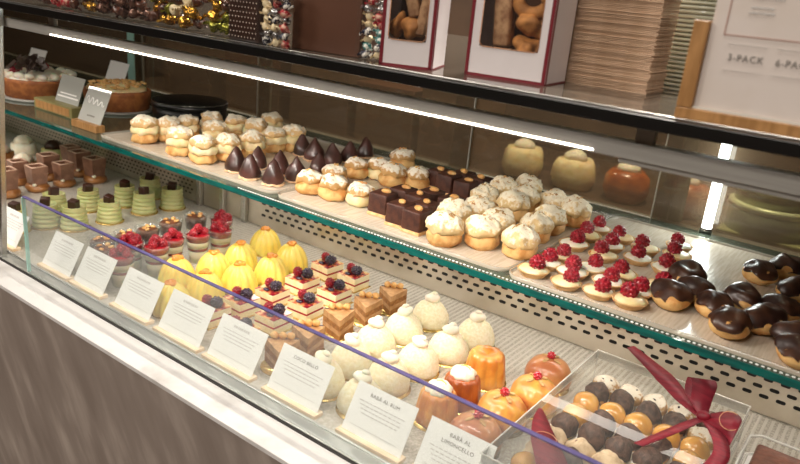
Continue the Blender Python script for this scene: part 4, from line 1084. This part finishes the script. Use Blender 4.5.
# ------------------------------------------------------------------ behind the case
bc = empty('back_counter', (-.9, 2.15, 0)); tag(bc, 'dark back counter behind the sliding glass doors', 'counter')
MB().box((0, 0, .49), (4.2, .55, .98), .004).build('cabinet_body', m_cab, bc)
MB().box((0, -.01, .995), (4.2, .6, .03), .003).build('worktop', m_cab, bc)
m_tin = mat('greenish_tin', '#8a9470', '#76805e', scale=8, rough=.3, metal=.6)
m_tinrim = mat('pale_green_rim', '#ccd5aa', rough=.3, metal=.2)
m_jar = clear('green_jar_glass', '#b9c4a0', body=.35, body_col='#a9b088', ior=1.5)
o = MB().box((0, 0, .004), (1.15, .5, .008), .002).build('olive_mat', mat('olive_mat', '#8e9062', '#7c7e54', scale=6, rough=.35)); o.location = (.23, 2.14, 1.01)
tag(o, 'wide olive green mat on the back counter under the round tins', 'mat')
for i, (x, y, z, r, h, lab) in enumerate(((-.245, 1.98, 1.018, .10, .075, 'round greenish cake tin behind the case, lower of two'), (-.245, 1.98, 1.094, .092, .055, 'round greenish cake tin behind the case, upper of two'),
                                  (-.02, 2.0, 1.018, .09, .12, 'tall greenish tin at the right behind the case'))):
    t = empty('cake_tin', (x, y, z)); tag(t, lab, 'tin')
    MB().lathe([(0, 0), (r, 0), (r, h * .8), (0, h * .8)], 40).build('tin_body', m_tin, t)
    MB().lathe([(0, h * .78), (r * 1.03, h * .78), (r * 1.03, h * .97), (r * .98, h), (0, h)], 40).build('tin_lid', m_tinrim, t)
for i, x in enumerate((-.46, -.62, -.78, -.95)):
    t = empty('cream_topped_cake', (x, 1.97, 1.01)); tag(t, ['tall brown cake topped with cream behind the case, nearest the tins', 'tall brown cake topped with cream behind the case, second from the tins', 'pale domed cake behind the case, third from the tins', 'pale domed cake behind the case, farthest from the tins'][i], 'cake', 'cakes on the back counter')
    MB().lathe([(0, 0), (.055, 0), (.066, .03), (.06, .07), (.05, .085), (0, .088)], 36, amp=.006, freq=20, seed=i).build('cake_body', m_baba_dark if i < 2 else m_cream, t)
    MB().lathe([(0, .08), (.035, .084), (.03, .1), (.012, .112), (0, .113)], 30, amp=.003, freq=40, seed=i).build('cream_topping', m_white_cream, t)
m_boxb = mat('brown_cake_carton', '#6e543e', '#5c4533', scale=5, rough=.7)
for i, (x, w, h) in enumerate(((-1.2, .2, .26), (-1.45, .24, .2), (-1.75, .28, .28), (-2.1, .3, .22), (-2.5, .3, .26))):
    t = empty('cake_carton', (x, 2.0, 1.01)); tag(t, ['first', 'second', 'third', 'fourth', 'fifth'][i] + ' brown cake carton behind the case, counting left from the cakes', 'carton', 'cake cartons on the back counter')
    MB().box((0, 0, h * .42), (w, .2, h * .84), .002).build('carton_body', m_boxb, t)
    MB().box((0, 0, h * .92), (w + .006, .206, h * .16), .002).build('carton_lid', m_browncarton, t)
t = empty('glass_jar', (.2, 1.97, 1.018)); tag(t, 'wide green glass jar at the far right behind the case', 'jar')
MB().lathe([(0, 0), (.08, 0), (.085, .02), (.085, .16), (.07, .18), (.066, .18), (.08, .155), (.08, .02), (0, .006)], 36).build('jar_body', m_jar, t)
MB().lathe([(0, .18), (.072, .18), (.072, .2), (0, .205)], 36).build('jar_lid', m_tinrim, t)
